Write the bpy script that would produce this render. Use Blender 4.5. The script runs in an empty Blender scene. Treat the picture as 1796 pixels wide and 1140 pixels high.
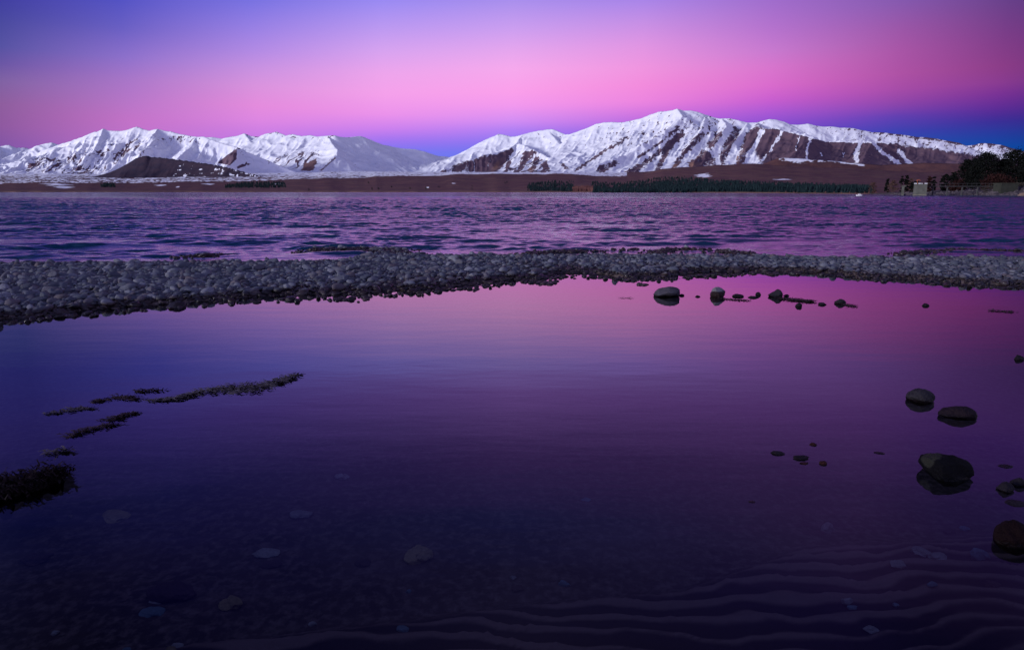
import bpy, math, random
import numpy as np
from mathutils import Vector
random.seed(7); RNG = np.random.default_rng(11)
C = bpy.context.scene.collection
sc = bpy.context.scene

# ------------------------------------------------------------------ camera
CAM_H = 1.3; HORIZ = 336.5; F = 1197.3
PITCH = math.atan((570 - HORIZ) / F)
CP, SP = math.cos(PITCH), math.sin(PITCH)
cd = bpy.data.cameras.new('camera'); cam = bpy.data.objects.new('camera', cd); C.objects.link(cam)
cd.sensor_width = 36.0; cd.lens = 24.0; cd.clip_start = 0.05; cd.clip_end = 60000
cam.location = (0, 0, CAM_H); cam.rotation_euler = (math.pi/2 - PITCH, 0, 0)
sc.camera = cam

def ray(px, py):
    """direction through a point of the view, scaled so that y = 1"""
    u = np.asarray(px, float) - 898.0; v = 570.0 - np.asarray(py, float)
    y = F*CP + v*SP; z = -F*SP + v*CP
    return u/y, z/y
def at_depth(px, py, D):
    a, b = ray(px, py); return a*D, D + 0*a, CAM_H + b*D
def on_plane(px, py, z=0.0):
    a, b = ray(px, py); D = (z - CAM_H)/b; return float(a*D), float(D)
def project(x, y, z):
    zz = z - CAM_H
    f = y*CP - zz*SP; up = y*SP + zz*CP
    return 898 + F*x/f, 570 - F*up/f

# ------------------------------------------------------------------ world: dusk sky with the belt of Venus
def lin(c):
    o = []
    for v in c:
        v /= 255.0; o.append(v/12.92 if v <= .04045 else ((v+.055)/1.055)**2.4)
    return o
SUN_EL, SUN_AZ = math.radians(9), math.radians(243)     # azimuth clockwise from +Y (view direction): behind the left shoulder
w = bpy.data.worlds.new("World"); sc.world = w; w.use_nodes = True
nt = w.node_tree; nt.nodes.clear()
def N(tree, kind, **kw):
    n = tree.nodes.new(kind)
    for k, v in kw.items():
        if k.startswith('i_'): n.inputs[k[2:].replace('_', ' ')].default_value = v
        else: setattr(n, k, v)
    return n
tc = N(nt, 'ShaderNodeTexCoord'); sx = N(nt, 'ShaderNodeSeparateXYZ'); nt.links.new(tc.outputs['Generated'], sx.inputs[0])
def wm(op, a, b=None):
    m = N(nt, 'ShaderNodeMath', operation=op)
    for i, v in enumerate((a, b)):
        if v is None: continue
        if isinstance(v, (int, float)): m.inputs[i].default_value = v
        else: nt.links.new(v, m.inputs[i])
    return m.outputs[0]
elev = wm('MULTIPLY', wm('ARCSINE', sx.outputs[2]), 2/math.pi)          # 0..1 from horizon to zenith
azim = wm('MULTIPLY', wm('ARCTAN2', sx.outputs[0], sx.outputs[1]), 180/math.pi)
HI = {0:[(15.2,(63,55,150)),(17,(61,52,143)),(22,(28,32,101)),(27,(15,13,64)),(31,(6,4,41)),(40,(5,4,32))],
      240:[(15.2,(97,84,192)),(17,(88,70,174)),(22,(42,42,123)),(27,(28,25,90)),(31,(11,8,68)),(40,(8,7,44))],
      900:[(15.2,(166,132,229)),(17,(154,109,206)),(22,(96,65,145)),(27,(54,54,125)),(31,(50,44,97)),(40,(54,44,79))],
      1540:[(15.2,(134,86,172)),(17,(123,75,162)),(22,(92,60,130)),(27,(74,52,112)),(31,(42,29,90)),(40,(28,23,58))],
      1796:[(15.2,(94,56,136)),(17,(87,50,137)),(22,(60,42,108)),(27,(48,32,80)),(31,(20,13,60)),(40,(14,11,38))]}
SKY = {
-20:[(0,(58,58,152)),(40,(66,70,152)),(80,(76,78,157)),(110,(98,82,160)),(140,(122,96,160)),(180,(138,92,155)),(220,(140,88,158)),(250,(130,85,163)),(300,(120,85,170))],
225:[(0,(82,82,195)),(50,(105,95,195)),(100,(140,112,203)),(140,(168,118,200)),(180,(184,118,200)),(210,(195,115,200)),(250,(190,115,205)),(300,(150,105,210))],
450:[(0,(118,113,225)),(50,(152,128,228)),(90,(178,138,228)),(120,(200,145,225)),(150,(217,147,222)),(185,(228,140,221)),(210,(222,135,226)),(235,(202,125,228)),(270,(170,118,232)),(310,(130,115,232))],
675:[(0,(152,138,243)),(50,(188,153,241)),(90,(215,163,240)),(130,(238,165,236)),(165,(245,161,235)),(200,(236,147,235)),(225,(205,130,238)),(245,(162,117,240)),(265,(122,118,240)),(310,(95,120,238))],
900:[(0,(168,143,237)),(50,(203,158,240)),(90,(230,166,238)),(120,(246,169,237)),(160,(251,160,235)),(185,(243,153,238)),(210,(214,143,243)),(230,(172,127,244)),(255,(128,116,240)),(285,(90,122,240))],
1125:[(0,(168,133,233)),(40,(198,143,229)),(80,(224,149,227)),(120,(240,149,224)),(150,(243,140,221)),(180,(236,133,224)),(200,(208,118,224)),(225,(162,100,224)),(255,(102,95,220)),(285,(70,98,215))],
1350:[(0,(158,108,203)),(50,(180,114,205)),(90,(200,121,207)),(120,(216,117,205)),(150,(218,108,205)),(175,(202,95,208)),(200,(165,88,213)),(230,(115,75,205)),(260,(68,78,200)),(285,(45,88,190))],
1575:[(0,(130,88,173)),(50,(154,86,167)),(90,(168,85,166)),(130,(174,82,165)),(155,(168,77,168)),(180,(144,70,170)),(205,(96,64,178)),(230,(62,66,176)),(260,(30,80,174)),(285,(12,85,168))],
1750:[(0,(102,64,137)),(60,(122,61,136)),(120,(140,61,136)),(145,(138,60,145)),(165,(122,51,149)),(190,(94,45,150)),(210,(62,45,150)),(235,(38,60,158)),(262,(12,74,163)),(290,(0,82,160))],
1860:[(0,(84,52,118)),(60,(104,50,120)),(120,(112,50,122)),(145,(106,48,128)),(165,(92,42,132)),(190,(72,40,134)),(210,(50,42,136)),(235,(28,54,142)),(262,(5,66,148)),(290,(0,76,150))]}
def ramp(stops):
    r = N(nt, 'ShaderNodeValToRGB'); cr = r.color_ramp; cr.interpolation = 'EASE' if False else 'LINEAR'
    stops = sorted(stops)
    while len(cr.elements) < len(stops): cr.elements.new(0.5)
    for e, (p, c) in zip(cr.elements, stops): e.position = p
    for e, (p, c) in zip(list(cr.elements), stops): e.color = (*c, 1)
    nt.links.new(elev, r.inputs[0]); return r.outputs[0]
ZEN = (.085, .068, .11)
cols = []
for px in sorted(SKY):
    a0 = []; st = []
    for py, c in SKY[px]:
        a, b = ray(px, py); h = math.hypot(a, 1)
        a0.append(math.degrees(math.atan(a))); st.append((math.degrees(math.atan(b/h))/90, lin(c)))
    for k, (e, _) in enumerate(HI[0]):
        c = [np.interp(px, sorted(HI), [HI[q][k][1][j] for q in sorted(HI)]) for j in range(3)]
        st.append((e/90, lin(c)))
    last = lin(HI[900][-1][1]); st += [(45/90, [v*1.0 for v in last]), (62/90, ZEN), (1.0, ZEN)]
    cols.append((sum(a0)/len(a0), st))
AFTERGLOW = 1.0
back = [(0.0, (.85, .62, .62)), (8/90, (.72, .58, .80)), (18/90, (.48, .50, .98)), (35/90, (.26, .32, .85)), (60/90, (.13, .11, .24)), (1.0, ZEN)]
side = lambda c: [(p, [a*.45 + b*.30 for a, b in zip(q, r)]) for (p, q), (_, r) in zip(back, back)]
cols = [(-180, back), (-120, back), (-75, side(0))] + cols + [(75, side(0)), (130, back), (180, back)]
prev = ramp(cols[0][1])
for (a, _), (b, st) in zip(cols, cols[1:]):
    mr = N(nt, 'ShaderNodeMapRange', interpolation_type='SMOOTHSTEP' if abs(b-a) > 30 else 'LINEAR')
    mr.inputs['From Min'].default_value = a; mr.inputs['From Max'].default_value = b
    nt.links.new(azim, mr.inputs['Value'])
    mx = N(nt, 'ShaderNodeMix', data_type='RGBA')
    nt.links.new(mr.outputs[0], mx.inputs['Factor']); nt.links.new(prev, mx.inputs['A']); nt.links.new(ramp(st), mx.inputs['B'])
    prev = mx.outputs['Result']
bg = N(nt, 'ShaderNodeBackground'); bg.inputs['Strength'].default_value = 1.0
nt.links.new(prev, bg.inputs['Color'])
ow = N(nt, 'ShaderNodeOutputWorld'); nt.links.new(bg.outputs[0], ow.inputs['Surface'])

# ------------------------------------------------------------------ the low afterglow sun
sd = bpy.data.lights.new('sun', 'SUN'); so = bpy.data.objects.new('sun', sd); C.objects.link(so)
sd.energy = 3.6; sd.angle = math.radians(9); sd.color = (.94, .92, 1.0)
sdir = Vector((math.sin(SUN_AZ)*math.cos(SUN_EL), math.cos(SUN_AZ)*math.cos(SUN_EL), math.sin(SUN_EL)))
so.rotation_euler = sdir.to_track_quat('Z', 'Y').to_euler()
sc.view_settings.view_transform = 'Standard'; sc.view_settings.look = 'None'
sc.view_settings.exposure = 0.0; sc.view_settings.gamma = 1.0
sc.render.resolution_x = 1024; sc.render.resolution_y = 649
sc.render.engine = 'CYCLES'
sc.cycles.max_bounces = 8; sc.cycles.transparent_max_bounces = 24

# ------------------------------------------------------------------ helpers
def hash2(ix, iy, seed):
    h = (ix.astype(np.int64)*374761393 + iy.astype(np.int64)*668265263 + seed*982451653) & 0x7fffffff
    h = ((h ^ (h >> 13))*1274126177) & 0x7fffffff
    h = h ^ (h >> 16)
    return (h & 0xffff)/65535.0
def vnoise(x, y, seed=0):
    x, y = np.broadcast_arrays(np.asarray(x, float), np.asarray(y, float))
    ix = np.floor(x); iy = np.floor(y); fx = x-ix; fy = y-iy
    fx = fx*fx*fx*(fx*(fx*6-15)+10); fy = fy*fy*fy*(fy*(fy*6-15)+10)
    a = hash2(ix, iy, seed); b = hash2(ix+1, iy, seed); c = hash2(ix, iy+1, seed); d = hash2(ix+1, iy+1, seed)
    return (a*(1-fx)+b*fx)*(1-fy) + (c*(1-fx)+d*fx)*fy
def fbm(x, y, o=4, seed=0, gain=.5):
    s = 0; a = 1; t = 0
    for i in range(o):
        s = s + a*(vnoise(x*2**i + 17.3*i, y*2**i - 9.1*i, seed+i)*2-1); t += a; a *= gain
    return s/t
def ridged(x, y, o=4, seed=0, gain=.5):
    s = 0; a = 1; t = 0
    for i in range(o):
        n = 1-abs(vnoise(x*2**i + 5.7*i, y*2**i + 3.3*i, seed+i)*2-1); s = s + a*n*n; t += a; a *= gain
    return s/t
def sstep(a, b, x):
    t = np.clip((x-a)/(b-a), 0, 1); return t*t*(3-2*t)

def mesh_from(name, V, Fc, mats, parent=None, smooth=True, attrs=None, link=True, mat_idx=None):
    me = bpy.data.meshes.new(name)
    V = np.asarray(V, np.float32); Fc = np.asarray(Fc, np.int32)
    n = Fc.shape[1]
    me.vertices.add(len(V)); me.vertices.foreach_set('co', V.ravel())
    me.loops.add(Fc.size); me.loops.foreach_set('vertex_index', Fc.ravel())
    me.polygons.add(len(Fc))
    me.polygons.foreach_set('loop_start', np.arange(0, Fc.size, n, dtype=np.int32))
    me.update(calc_edges=True)
    me.polygons.foreach_set('use_smooth', np.full(len(Fc), smooth, dtype=bool))
    for k, v in (attrs or {}).items():
        v = np.asarray(v, np.float32)
        if v.ndim == 1:
            at = me.attributes.new(k, 'FLOAT', 'POINT'); at.data.foreach_set('value', v)
        else:
            at = me.attributes.new(k, 'FLOAT_COLOR', 'POINT')
            at.data.foreach_set('color', np.concatenate([v, np.ones((len(v), 1), np.float32)], 1).ravel())
    for m in (mats if isinstance(mats, (list, tuple)) else [mats]): me.materials.append(m)
    if mat_idx is not None: me.polygons.foreach_set('material_index', np.asarray(mat_idx, np.int32))
    me.validate(); me.update()
    if not link: return me
    o = bpy.data.objects.new(name, me); C.objects.link(o)
    if parent: o.parent = parent
    return o
def grid_faces(nu, nv):
    i = np.arange(nu*nv).reshape(nv, nu)
    return np.stack([i[:-1, :-1], i[:-1, 1:], i[1:, 1:], i[1:, :-1]], -1).reshape(-1, 4)
def tag(o, label=None, cat=None, group=None, kind=None):
    if label: o['label'] = label
    if cat: o['category'] = cat
    if group: o['group'] = group
    if kind: o['kind'] = kind
    return o
def empty(name, loc, label, cat, group=None):
    o = bpy.data.objects.new(name, None); C.objects.link(o); o.location = loc
    return tag(o, label, cat, group)

# ------------------------------------------------------------------ materials
def mat(name):
    m = bpy.data.materials.new(name); m.use_nodes = True; t = m.node_tree
    return m, t, t.nodes['Principled BSDF'], t.nodes['Material Output']
def tnoise(t, scale, detail=4, rough=.55, vec=None, dist=0):
    n = N(t, 'ShaderNodeTexNoise'); n.inputs['Scale'].default_value = scale; n.inputs['Detail'].default_value = detail
    n.inputs['Roughness'].default_value = rough; n.inputs['Distortion'].default_value = dist
    if vec is not None: t.links.new(vec, n.inputs['Vector'])
    return n.outputs['Fac']
def tmap(t, v, a, b, c=0., d=1., smooth=False):
    m = N(t, 'ShaderNodeMapRange'); m.inputs['From Min'].default_value = a; m.inputs['From Max'].default_value = b
    m.inputs['To Min'].default_value = c; m.inputs['To Max'].default_value = d
    if smooth: m.interpolation_type = 'SMOOTHSTEP'
    t.links.new(v, m.inputs['Value']); return m.outputs[0]
def tmix(t, f, a, b):
    m = N(t, 'ShaderNodeMix', data_type='RGBA')
    for k, v in (('Factor', f), ('A', a), ('B', b)):
        if isinstance(v, (int, float)): m.inputs[k].default_value = v
        elif isinstance(v, tuple): m.inputs[k].default_value = (*v, 1)
        else: t.links.new(v, m.inputs[k])
    return m.outputs['Result']
def tmath(t, op, a, b=0.0):
    m = N(t, 'ShaderNodeMath', operation=op)
    for i, v in enumerate((a, b)):
        if isinstance(v, (int, float)): m.inputs[i].default_value = v
        else: t.links.new(v, m.inputs[i])
    return m.outputs[0]
def tbump(t, h, strength, dist, bsdf):
    b = N(t, 'ShaderNodeBump'); b.inputs['Strength'].default_value = strength; b.inputs['Distance'].default_value = dist
    t.links.new(h, b.inputs['Height']); t.links.new(b.outputs[0], bsdf.inputs['Normal'])
def geo_pos(t):
    return N(t, 'ShaderNodeNewGeometry').outputs['Position']
def tscale(t, vec, s):
    m = N(t, 'ShaderNodeMapping'); m.inputs['Scale'].default_value = s; t.links.new(vec, m.inputs['Vector']); return m.outputs[0]
def simple(name, col, rough=.8, var=.35, scale=4., bump=0., spec=.3):
    m, t, b, _ = mat(name); p = N(t, 'ShaderNodeTexCoord').outputs['Object']
    n = tnoise(t, scale, 5, .6, p)
    t.links.new(tmix(t, tmap(t, n, .3, .7), tuple(c*(1-var) for c in col), tuple(min(1, c*(1+var)) for c in col)), b.inputs['Base Color'])
    b.inputs['Roughness'].default_value = rough; b.inputs['Specular IOR Level'].default_value = spec
    if bump: tbump(t, n, .6, bump, b)
    return m

# snow and bare slope
def terrain_mat(name, bare1, bare2, tan, spec=.1):
    m, t, b, _ = mat(name)
    pos = geo_pos(t)
    at = N(t, 'ShaderNodeAttribute', attribute_name='snow').outputs['Fac']
    tn = N(t, 'ShaderNodeAttribute', attribute_name='tan').outputs['Fac']
    fine = tnoise(t, .045, 5, .65, pos)
    v = tmath(t, 'ADD', at, tmath(t, 'MULTIPLY', tmath(t, 'SUBTRACT', fine, .5), .9))
    mask = tmap(t, v, .34, .66, 0, 1, True)
    n2 = tnoise(t, .012, 6, .6, pos)
    bare = tmix(t, tmap(t, n2, .35, .65), bare1, bare2)
    bare = tmix(t, tn, bare, tan)
    snow = tmix(t, tmap(t, n2, .3, .7), (.80, .82, .87), (.88, .89, .92))
    t.links.new(tmix(t, mask, bare, snow), b.inputs['Base Color'])
    b.inputs['Roughness'].default_value = .8; b.inputs['Specular IOR Level'].default_value = spec
    tbump(t, tnoise(t, .03, 5, .6, pos), .35, 9, b)
    return m
M_MOUNT = terrain_mat('snow_and_rock', (.095, .061, .092), (.148, .090, .108), (.30, .16, .11))
M_DARKHILL = terrain_mat('dark_rock_and_snow', (.034, .027, .045), (.058, .038, .052), (.10, .06, .045))
M_PLAIN = terrain_mat('tussock_and_snow', (.075, .036, .042), (.125, .058, .052), (.17, .10, .07))

# lake water (turbid glacial water)
m, t, b, _ = mat('lake_water'); M_LAKE = m
pos = geo_pos(t)
n1 = tnoise(t, 3.2, 5, .6, tscale(t, pos, (.55, 1.2, 1)))
n0 = tnoise(t, .9, 4, .6, tscale(t, pos, (.5, 1.2, 1)))
hh = tmath(t, 'ADD', tmath(t, 'MULTIPLY', n1, .30), tmath(t, 'MULTIPLY', n0, .55))
sy = N(t, 'ShaderNodeSeparateXYZ'); t.links.new(pos, sy.inputs[0])
hh = tmath(t, 'MULTIPLY', hh, tmap(t, sy.outputs[1], 13, 120, .10, 3.0, True))      # wind freshens away from the lee of the bar
tbump(t, hh, .55, 1.0, b)
b.inputs['Base Color'].default_value = (.005, .036, .080, 1); b.inputs['Roughness'].default_value = .10
b.inputs['IOR'].default_value = 1.36

# pool water: clear, still
m, t, b, out = mat('pool_water'); M_POOL = m; t.nodes.remove(b)
pos = geo_pos(t)
POOL_IOR = 1.333
nn = tmath(t, 'ADD', tmath(t, 'MULTIPLY', tnoise(t, 2.2, 3, .5, tscale(t, pos, (.5, 1.6, 1))), 1.0), tmath(t, 'MULTIPLY', tnoise(t, 14, 2, .5, tscale(t, pos, (.5, 1.5, 1))), .10))
bp = N(t, 'ShaderNodeBump'); bp.inputs['Strength'].default_value = .35; bp.inputs['Distance'].default_value = .004; t.links.new(nn, bp.inputs['Height'])
fr = N(t, 'ShaderNodeFresnel'); fr.inputs['IOR'].default_value = POOL_IOR; t.links.new(bp.outputs[0], fr.inputs['Normal'])
gl = N(t, 'ShaderNodeBsdfGlossy'); gl.inputs['Roughness'].default_value = .02; t.links.new(bp.outputs[0], gl.inputs['Normal'])
tr = N(t, 'ShaderNodeBsdfTransparent'); tr.inputs['Color'].default_value = (.72, .82, .92, 1)
mx = N(t, 'ShaderNodeMixShader'); t.links.new(tmath(t, 'POWER', fr.outputs[0], .62), mx.inputs[0]); t.links.new(tr.outputs[0], mx.inputs[1]); t.links.new(gl.outputs[0], mx.inputs[2])
t.links.new(mx.outputs[0], out.inputs['Surface'])

# silt bed / ground
m, t, b, _ = mat('silty_ground'); M_BED = m
pos = geo_pos(t)
n1 = tnoise(t, 2.0, 6, .6, pos); n2 = tnoise(t, 28, 4, .6, pos)
c = tmix(t, tmap(t, n1, .35, .65), (.055, .040, .037), (.12, .084, .072))
c = tmix(t, tmap(t, n2, .45, .72), c, (.24, .18, .16))
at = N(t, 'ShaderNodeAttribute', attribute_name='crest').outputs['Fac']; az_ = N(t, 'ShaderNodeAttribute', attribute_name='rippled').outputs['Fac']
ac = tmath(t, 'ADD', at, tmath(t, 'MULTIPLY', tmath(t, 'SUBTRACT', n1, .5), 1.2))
c2 = tmix(t, tmap(t, ac, .05, .75, 0, 1, True), (.032, .024, .030), (.25, .175, .155))       # troughs coloured darker and crests lighter so the ripples stand out
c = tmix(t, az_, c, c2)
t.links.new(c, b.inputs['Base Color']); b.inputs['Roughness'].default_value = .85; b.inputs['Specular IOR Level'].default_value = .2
tbump(t, tmath(t, 'ADD', n2, n1), .5, .02, b)

def stone_mat(name, use_attr):
    m, t, b, _ = mat(name)
    if use_attr: rnd = N(t, 'ShaderNodeAttribute', attribute_name='tint').outputs['Fac']
    else: rnd = N(t, 'ShaderNodeObjectInfo').outputs['Random']
    pos = geo_pos(t); sz = N(t, 'ShaderNodeSeparateXYZ'); t.links.new(pos, sz.inputs[0])
    n = tnoise(t, 22, 5, .65, pos); n3 = tnoise(t, 160, 3, .6, pos)
    cr = N(t, 'ShaderNodeValToRGB'); e = cr.color_ramp.elements
    e[0].position = 0; e[0].color = (.045, .05, .068, 1); e[1].position = 1; e[1].color = (.27, .27, .30, 1)
    for p, cc in ((.25, (.075, .086, .12)), (.5, (.12, .13, .16)), (.72, (.12, .09, .10)), (.85, (.18, .19, .225))):
        x = e.new(p); x.color = (*cc, 1)
    t.links.new(rnd, cr.inputs[0])
    c = tmix(t, tmap(t, n, .3, .75, 0, .55), cr.outputs[0], (.10, .10, .115))
    c = tmix(t, tmap(t, n3, .55, .8, 0, .3), c, (.2, .2, .21))
    # stones standing in or just above the water are wet: darker, browner, glossier
    wl = tmath(t, 'ADD', sz.outputs[2], tmath(t, 'MULTIPLY', tmath(t, 'SUBTRACT', n, .5), .05))
    wet = tmap(t, wl, .050, .088, 1, 0, True)
    wc = N(t, 'ShaderNodeMix', data_type='RGBA', blend_type='MULTIPLY'); wc.inputs['Factor'].default_value = 1
    t.links.new(c, wc.inputs['A']); wc.inputs['B'].default_value = (.26, .17, .16, 1)
    t.links.new(tmix(t, wet, c, wc.outputs['Result']), b.inputs['Base Color'])
    t.links.new(tmap(t, wet, 0, 1, .85, .38), b.inputs['Roughness'])
    b.inputs['Specular IOR Level'].default_value = .35
    tbump(t, tmath(t, 'ADD', n, tmath(t, 'MULTIPLY', n3, .3)), .6, .015, b)
    return m
M_STONE = stone_mat('stone', True); M_STONE1 = stone_mat('loose_stone', False)
def boulder_mat(name, dry, dark, wetz=.05, pale=None, rough=.8):
    m, t, b, _ = mat(name); pos = geo_pos(t); sz = N(t, 'ShaderNodeSeparateXYZ'); t.links.new(pos, sz.inputs[0])
    n = tnoise(t, 9, 6, .65, pos); n3 = tnoise(t, 70, 4, .6, pos)
    c = tmix(t, tmap(t, n, .3, .7), tuple(v*.7 for v in dry), tuple(v*1.2 for v in dry))
    c = tmix(t, tmap(t, n3, .55, .8, 0, .4), c, tuple(v*1.5 for v in dry))
    if pale:
        (cx, cy, r, pc) = pale
        vd = N(t, 'ShaderNodeVectorMath', operation='DISTANCE'); t.links.new(pos, vd.inputs[0]); vd.inputs[1].default_value = cx
        d = tmath(t, 'ADD', vd.outputs['Value'], tmath(t, 'MULTIPLY', tmath(t, 'SUBTRACT', n, .5), r*1.2))
        c = tmix(t, tmap(t, d, r*.8, r, 1, 0, True), c, pc)
    wl = tmath(t, 'ADD', sz.outputs[2], tmath(t, 'MULTIPLY', tmath(t, 'SUBTRACT', n, .5), .04))
    wet = tmap(t, wl, wetz-.008, wetz+.008, 1, 0, True)
    c = tmix(t, wet, c, dark)
    t.links.new(c, b.inputs['Base Color']); t.links.new(tmap(t, wet, 0, 1, rough, .4), b.inputs['Roughness'])
    b.inputs['Specular IOR Level'].default_value = .14
    tbump(t, tmath(t, 'ADD', n, tmath(t, 'MULTIPLY', n3, .5)), .9, .025, b)
    return m
def leaf_mat(name, a, bb, scale=.6):
    m, t, b, _ = mat(name); pos = geo_pos(t)
    n = tnoise(t, scale, 3, .6, pos)
    t.links.new(tmix(t, tmap(t, n, .35, .65), a, bb), b.inputs['Base Color'])
    b.inputs['Roughness'].default_value = .8; b.inputs['Specular IOR Level'].default_value = .1
    return m
M_CONIF = leaf_mat('conifer_needles', (.002, .003, .003), (.006, .007, .006))
M_FOREST = leaf_mat('forest_needles', (.003, .009, .012), (.009, .020, .022), .05)
M_LARCH = leaf_mat('bare_larch_twigs', (.07, .030, .030), (.13, .055, .05), .08)
M_REDTREE = leaf_mat('rusty_twigs', (.010, .004, .004), (.030, .010, .009))
M_TANTREE = leaf_mat('bare_tan_twigs', (.05, .027, .026), (.09, .05, .04))
M_BARK = simple('bark', (.03, .022, .018), .9, .4, 3)

# ------------------------------------------------------------------ 1. ground under everything
NEAR = [(-500, 640), (-300, 600), (-120, 578), (0, 566), (60, 560), (120, 552), (200, 546), (275, 541), (350, 533), (450, 526), (560, 521), (620, 523), (660, 518), (720, 514), (780, 508), (850, 500), (900, 494), (950, 493), (985, 484), (1040, 483), (1100, 490), (1160, 489), (1240, 482), (1330, 478), (1440, 481), (1530, 490), (1620, 494), (1700, 500), (1796, 506), (1950, 512), (2200, 520)]
FAR = [(-500, 468), (-200, 466), (0, 464), (150, 462), (300, 462), (450, 461), (545, 460), (600, 458), (636, 452), (650, 447), (720, 447), (800, 448), (860, 448), (950, 450), (1050, 448), (1180, 450), (1300, 450), (1420, 452), (1600, 452), (1796, 453), (2200, 455)]
nearP = np.array([on_plane(*p) for p in NEAR]); farP = np.array([on_plane(*p) for p in FAR])
def bar_mask(x, y):
    """distance-like value, >0 inside the gravel bar (metres to the nearer edge), with ragged edges"""
    yn = np.interp(x, nearP[:, 0], nearP[:, 1]); yf = np.interp(x, farP[:, 0], farP[:, 1])
    yn = yn + .16*fbm(x*1.7, y*1.7, 3, 5); yf = yf + .22*fbm(x*.8, y*.8, 3, 9)
    return np.minimum(y-yn, yf-y)
SPITS = [((560, 439), (655, 437), .55), ((655, 438), (690, 447), .6), ((1150, 443), (1185, 438), .22), ((1185, 438), (1250, 440), .26), ((1250, 440), (1310, 446), .35),
         ((930, 446), (1010, 442), .35), ((1010, 442), (1110, 439), .18), ((1590, 446), (1640, 440), .2), ((1640, 440), (1796, 441), .22), ((330, 452), (370, 449), .2)]
def spit_mask(x, y):
    m = np.full(np.broadcast(x, y).shape, -9.0)
    for a, b_, r in SPITS:
        ax, ay = on_plane(*a); bx, by = on_plane(*b_); dx, dy = bx-ax, by-ay
        t = np.clip(((x-ax)*dx+(y-ay)*dy)/(dx*dx+dy*dy), 0, 1)
        m = np.maximum(m, r*(.75+.5*fbm(x*1.3, y*1.3, 2, 31)) - np.hypot(x-ax-t*dx, (y-ay-t*dy)))
    return m
def ground_h(x, y, want=False):
    m = bar_mask(x, y); s = spit_mask(x, y)
    yn = np.interp(x, nearP[:, 0], nearP[:, 1])
    bed = -.20 - .05*fbm(x*.5, y*.5, 4, 3)
    yf = np.interp(x, farP[:, 0], farP[:, 1]); bed = np.where(y < (yn+yf)/2, bed, -.20 - .06*np.clip(y-yf, 0, 40))
    h = bed + sstep(-.35, .55, m)*.245 + .02*sstep(.5, 1.6, m)
    h = np.maximum(h, -.2 + .22*sstep(-.5, .25, s))
    h = h + .012*fbm(x*5, y*5, 3, 40)
    # rippled silt near the camera, shallower
    px, py = project(x, y, 0*x-.1); ok = y > .8
    py = np.where(ok, py, 1300); px = np.where(ok, px, 900+x*300)
    rz = sstep(0, 55, py - np.interp(px, [200, 500, 900, 1200, 1400, 1796], [1090, 1060, 1010, 985, 915, 885]))
    rp = y*2*math.pi/.19 + 3.4*fbm(x*.9, y*1.1, 3, 60) + x*1.0
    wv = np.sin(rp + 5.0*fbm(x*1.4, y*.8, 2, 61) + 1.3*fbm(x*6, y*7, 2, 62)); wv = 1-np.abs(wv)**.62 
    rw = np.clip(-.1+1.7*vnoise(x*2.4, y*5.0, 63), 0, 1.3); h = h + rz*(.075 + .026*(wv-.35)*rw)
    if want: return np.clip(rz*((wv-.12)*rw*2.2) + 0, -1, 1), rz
    # shore behind the camera, plus an unseen bank added to shade the foreground
    bx = np.hypot(x*.8, y)
    h = h + np.where(y < .2, sstep(.4, -3.5, y)*.9 + 6.5*sstep(-5, -20, y) + 16*sstep(-16, -60, y), 0)
    return h
def axis(*segs):
    out = []
    for a, b_, n in segs: out += list(np.linspace(a, b_, n, endpoint=False))
    out.append(segs[-1][1]); return np.array(out)
gx = axis((-220, -26, 50), (-26, -5, 260), (-5, -3, 60), (-3, 3, 300), (3, 5, 60), (5, 26, 260), (26, 220, 50))
gy = axis((-160, -12, 60), (-12, .8, 60), (.8, 4.2, 300), (4.2, 15.5, 300), (15.5, 60, 40))
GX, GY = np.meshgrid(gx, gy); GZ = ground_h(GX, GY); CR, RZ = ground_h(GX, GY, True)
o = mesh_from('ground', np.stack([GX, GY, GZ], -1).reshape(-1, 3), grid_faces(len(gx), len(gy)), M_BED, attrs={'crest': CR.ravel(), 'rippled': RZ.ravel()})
tag(o, 'silty ground of the shore and pool bed, with an added unseen shading bank', kind='structure')

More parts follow.
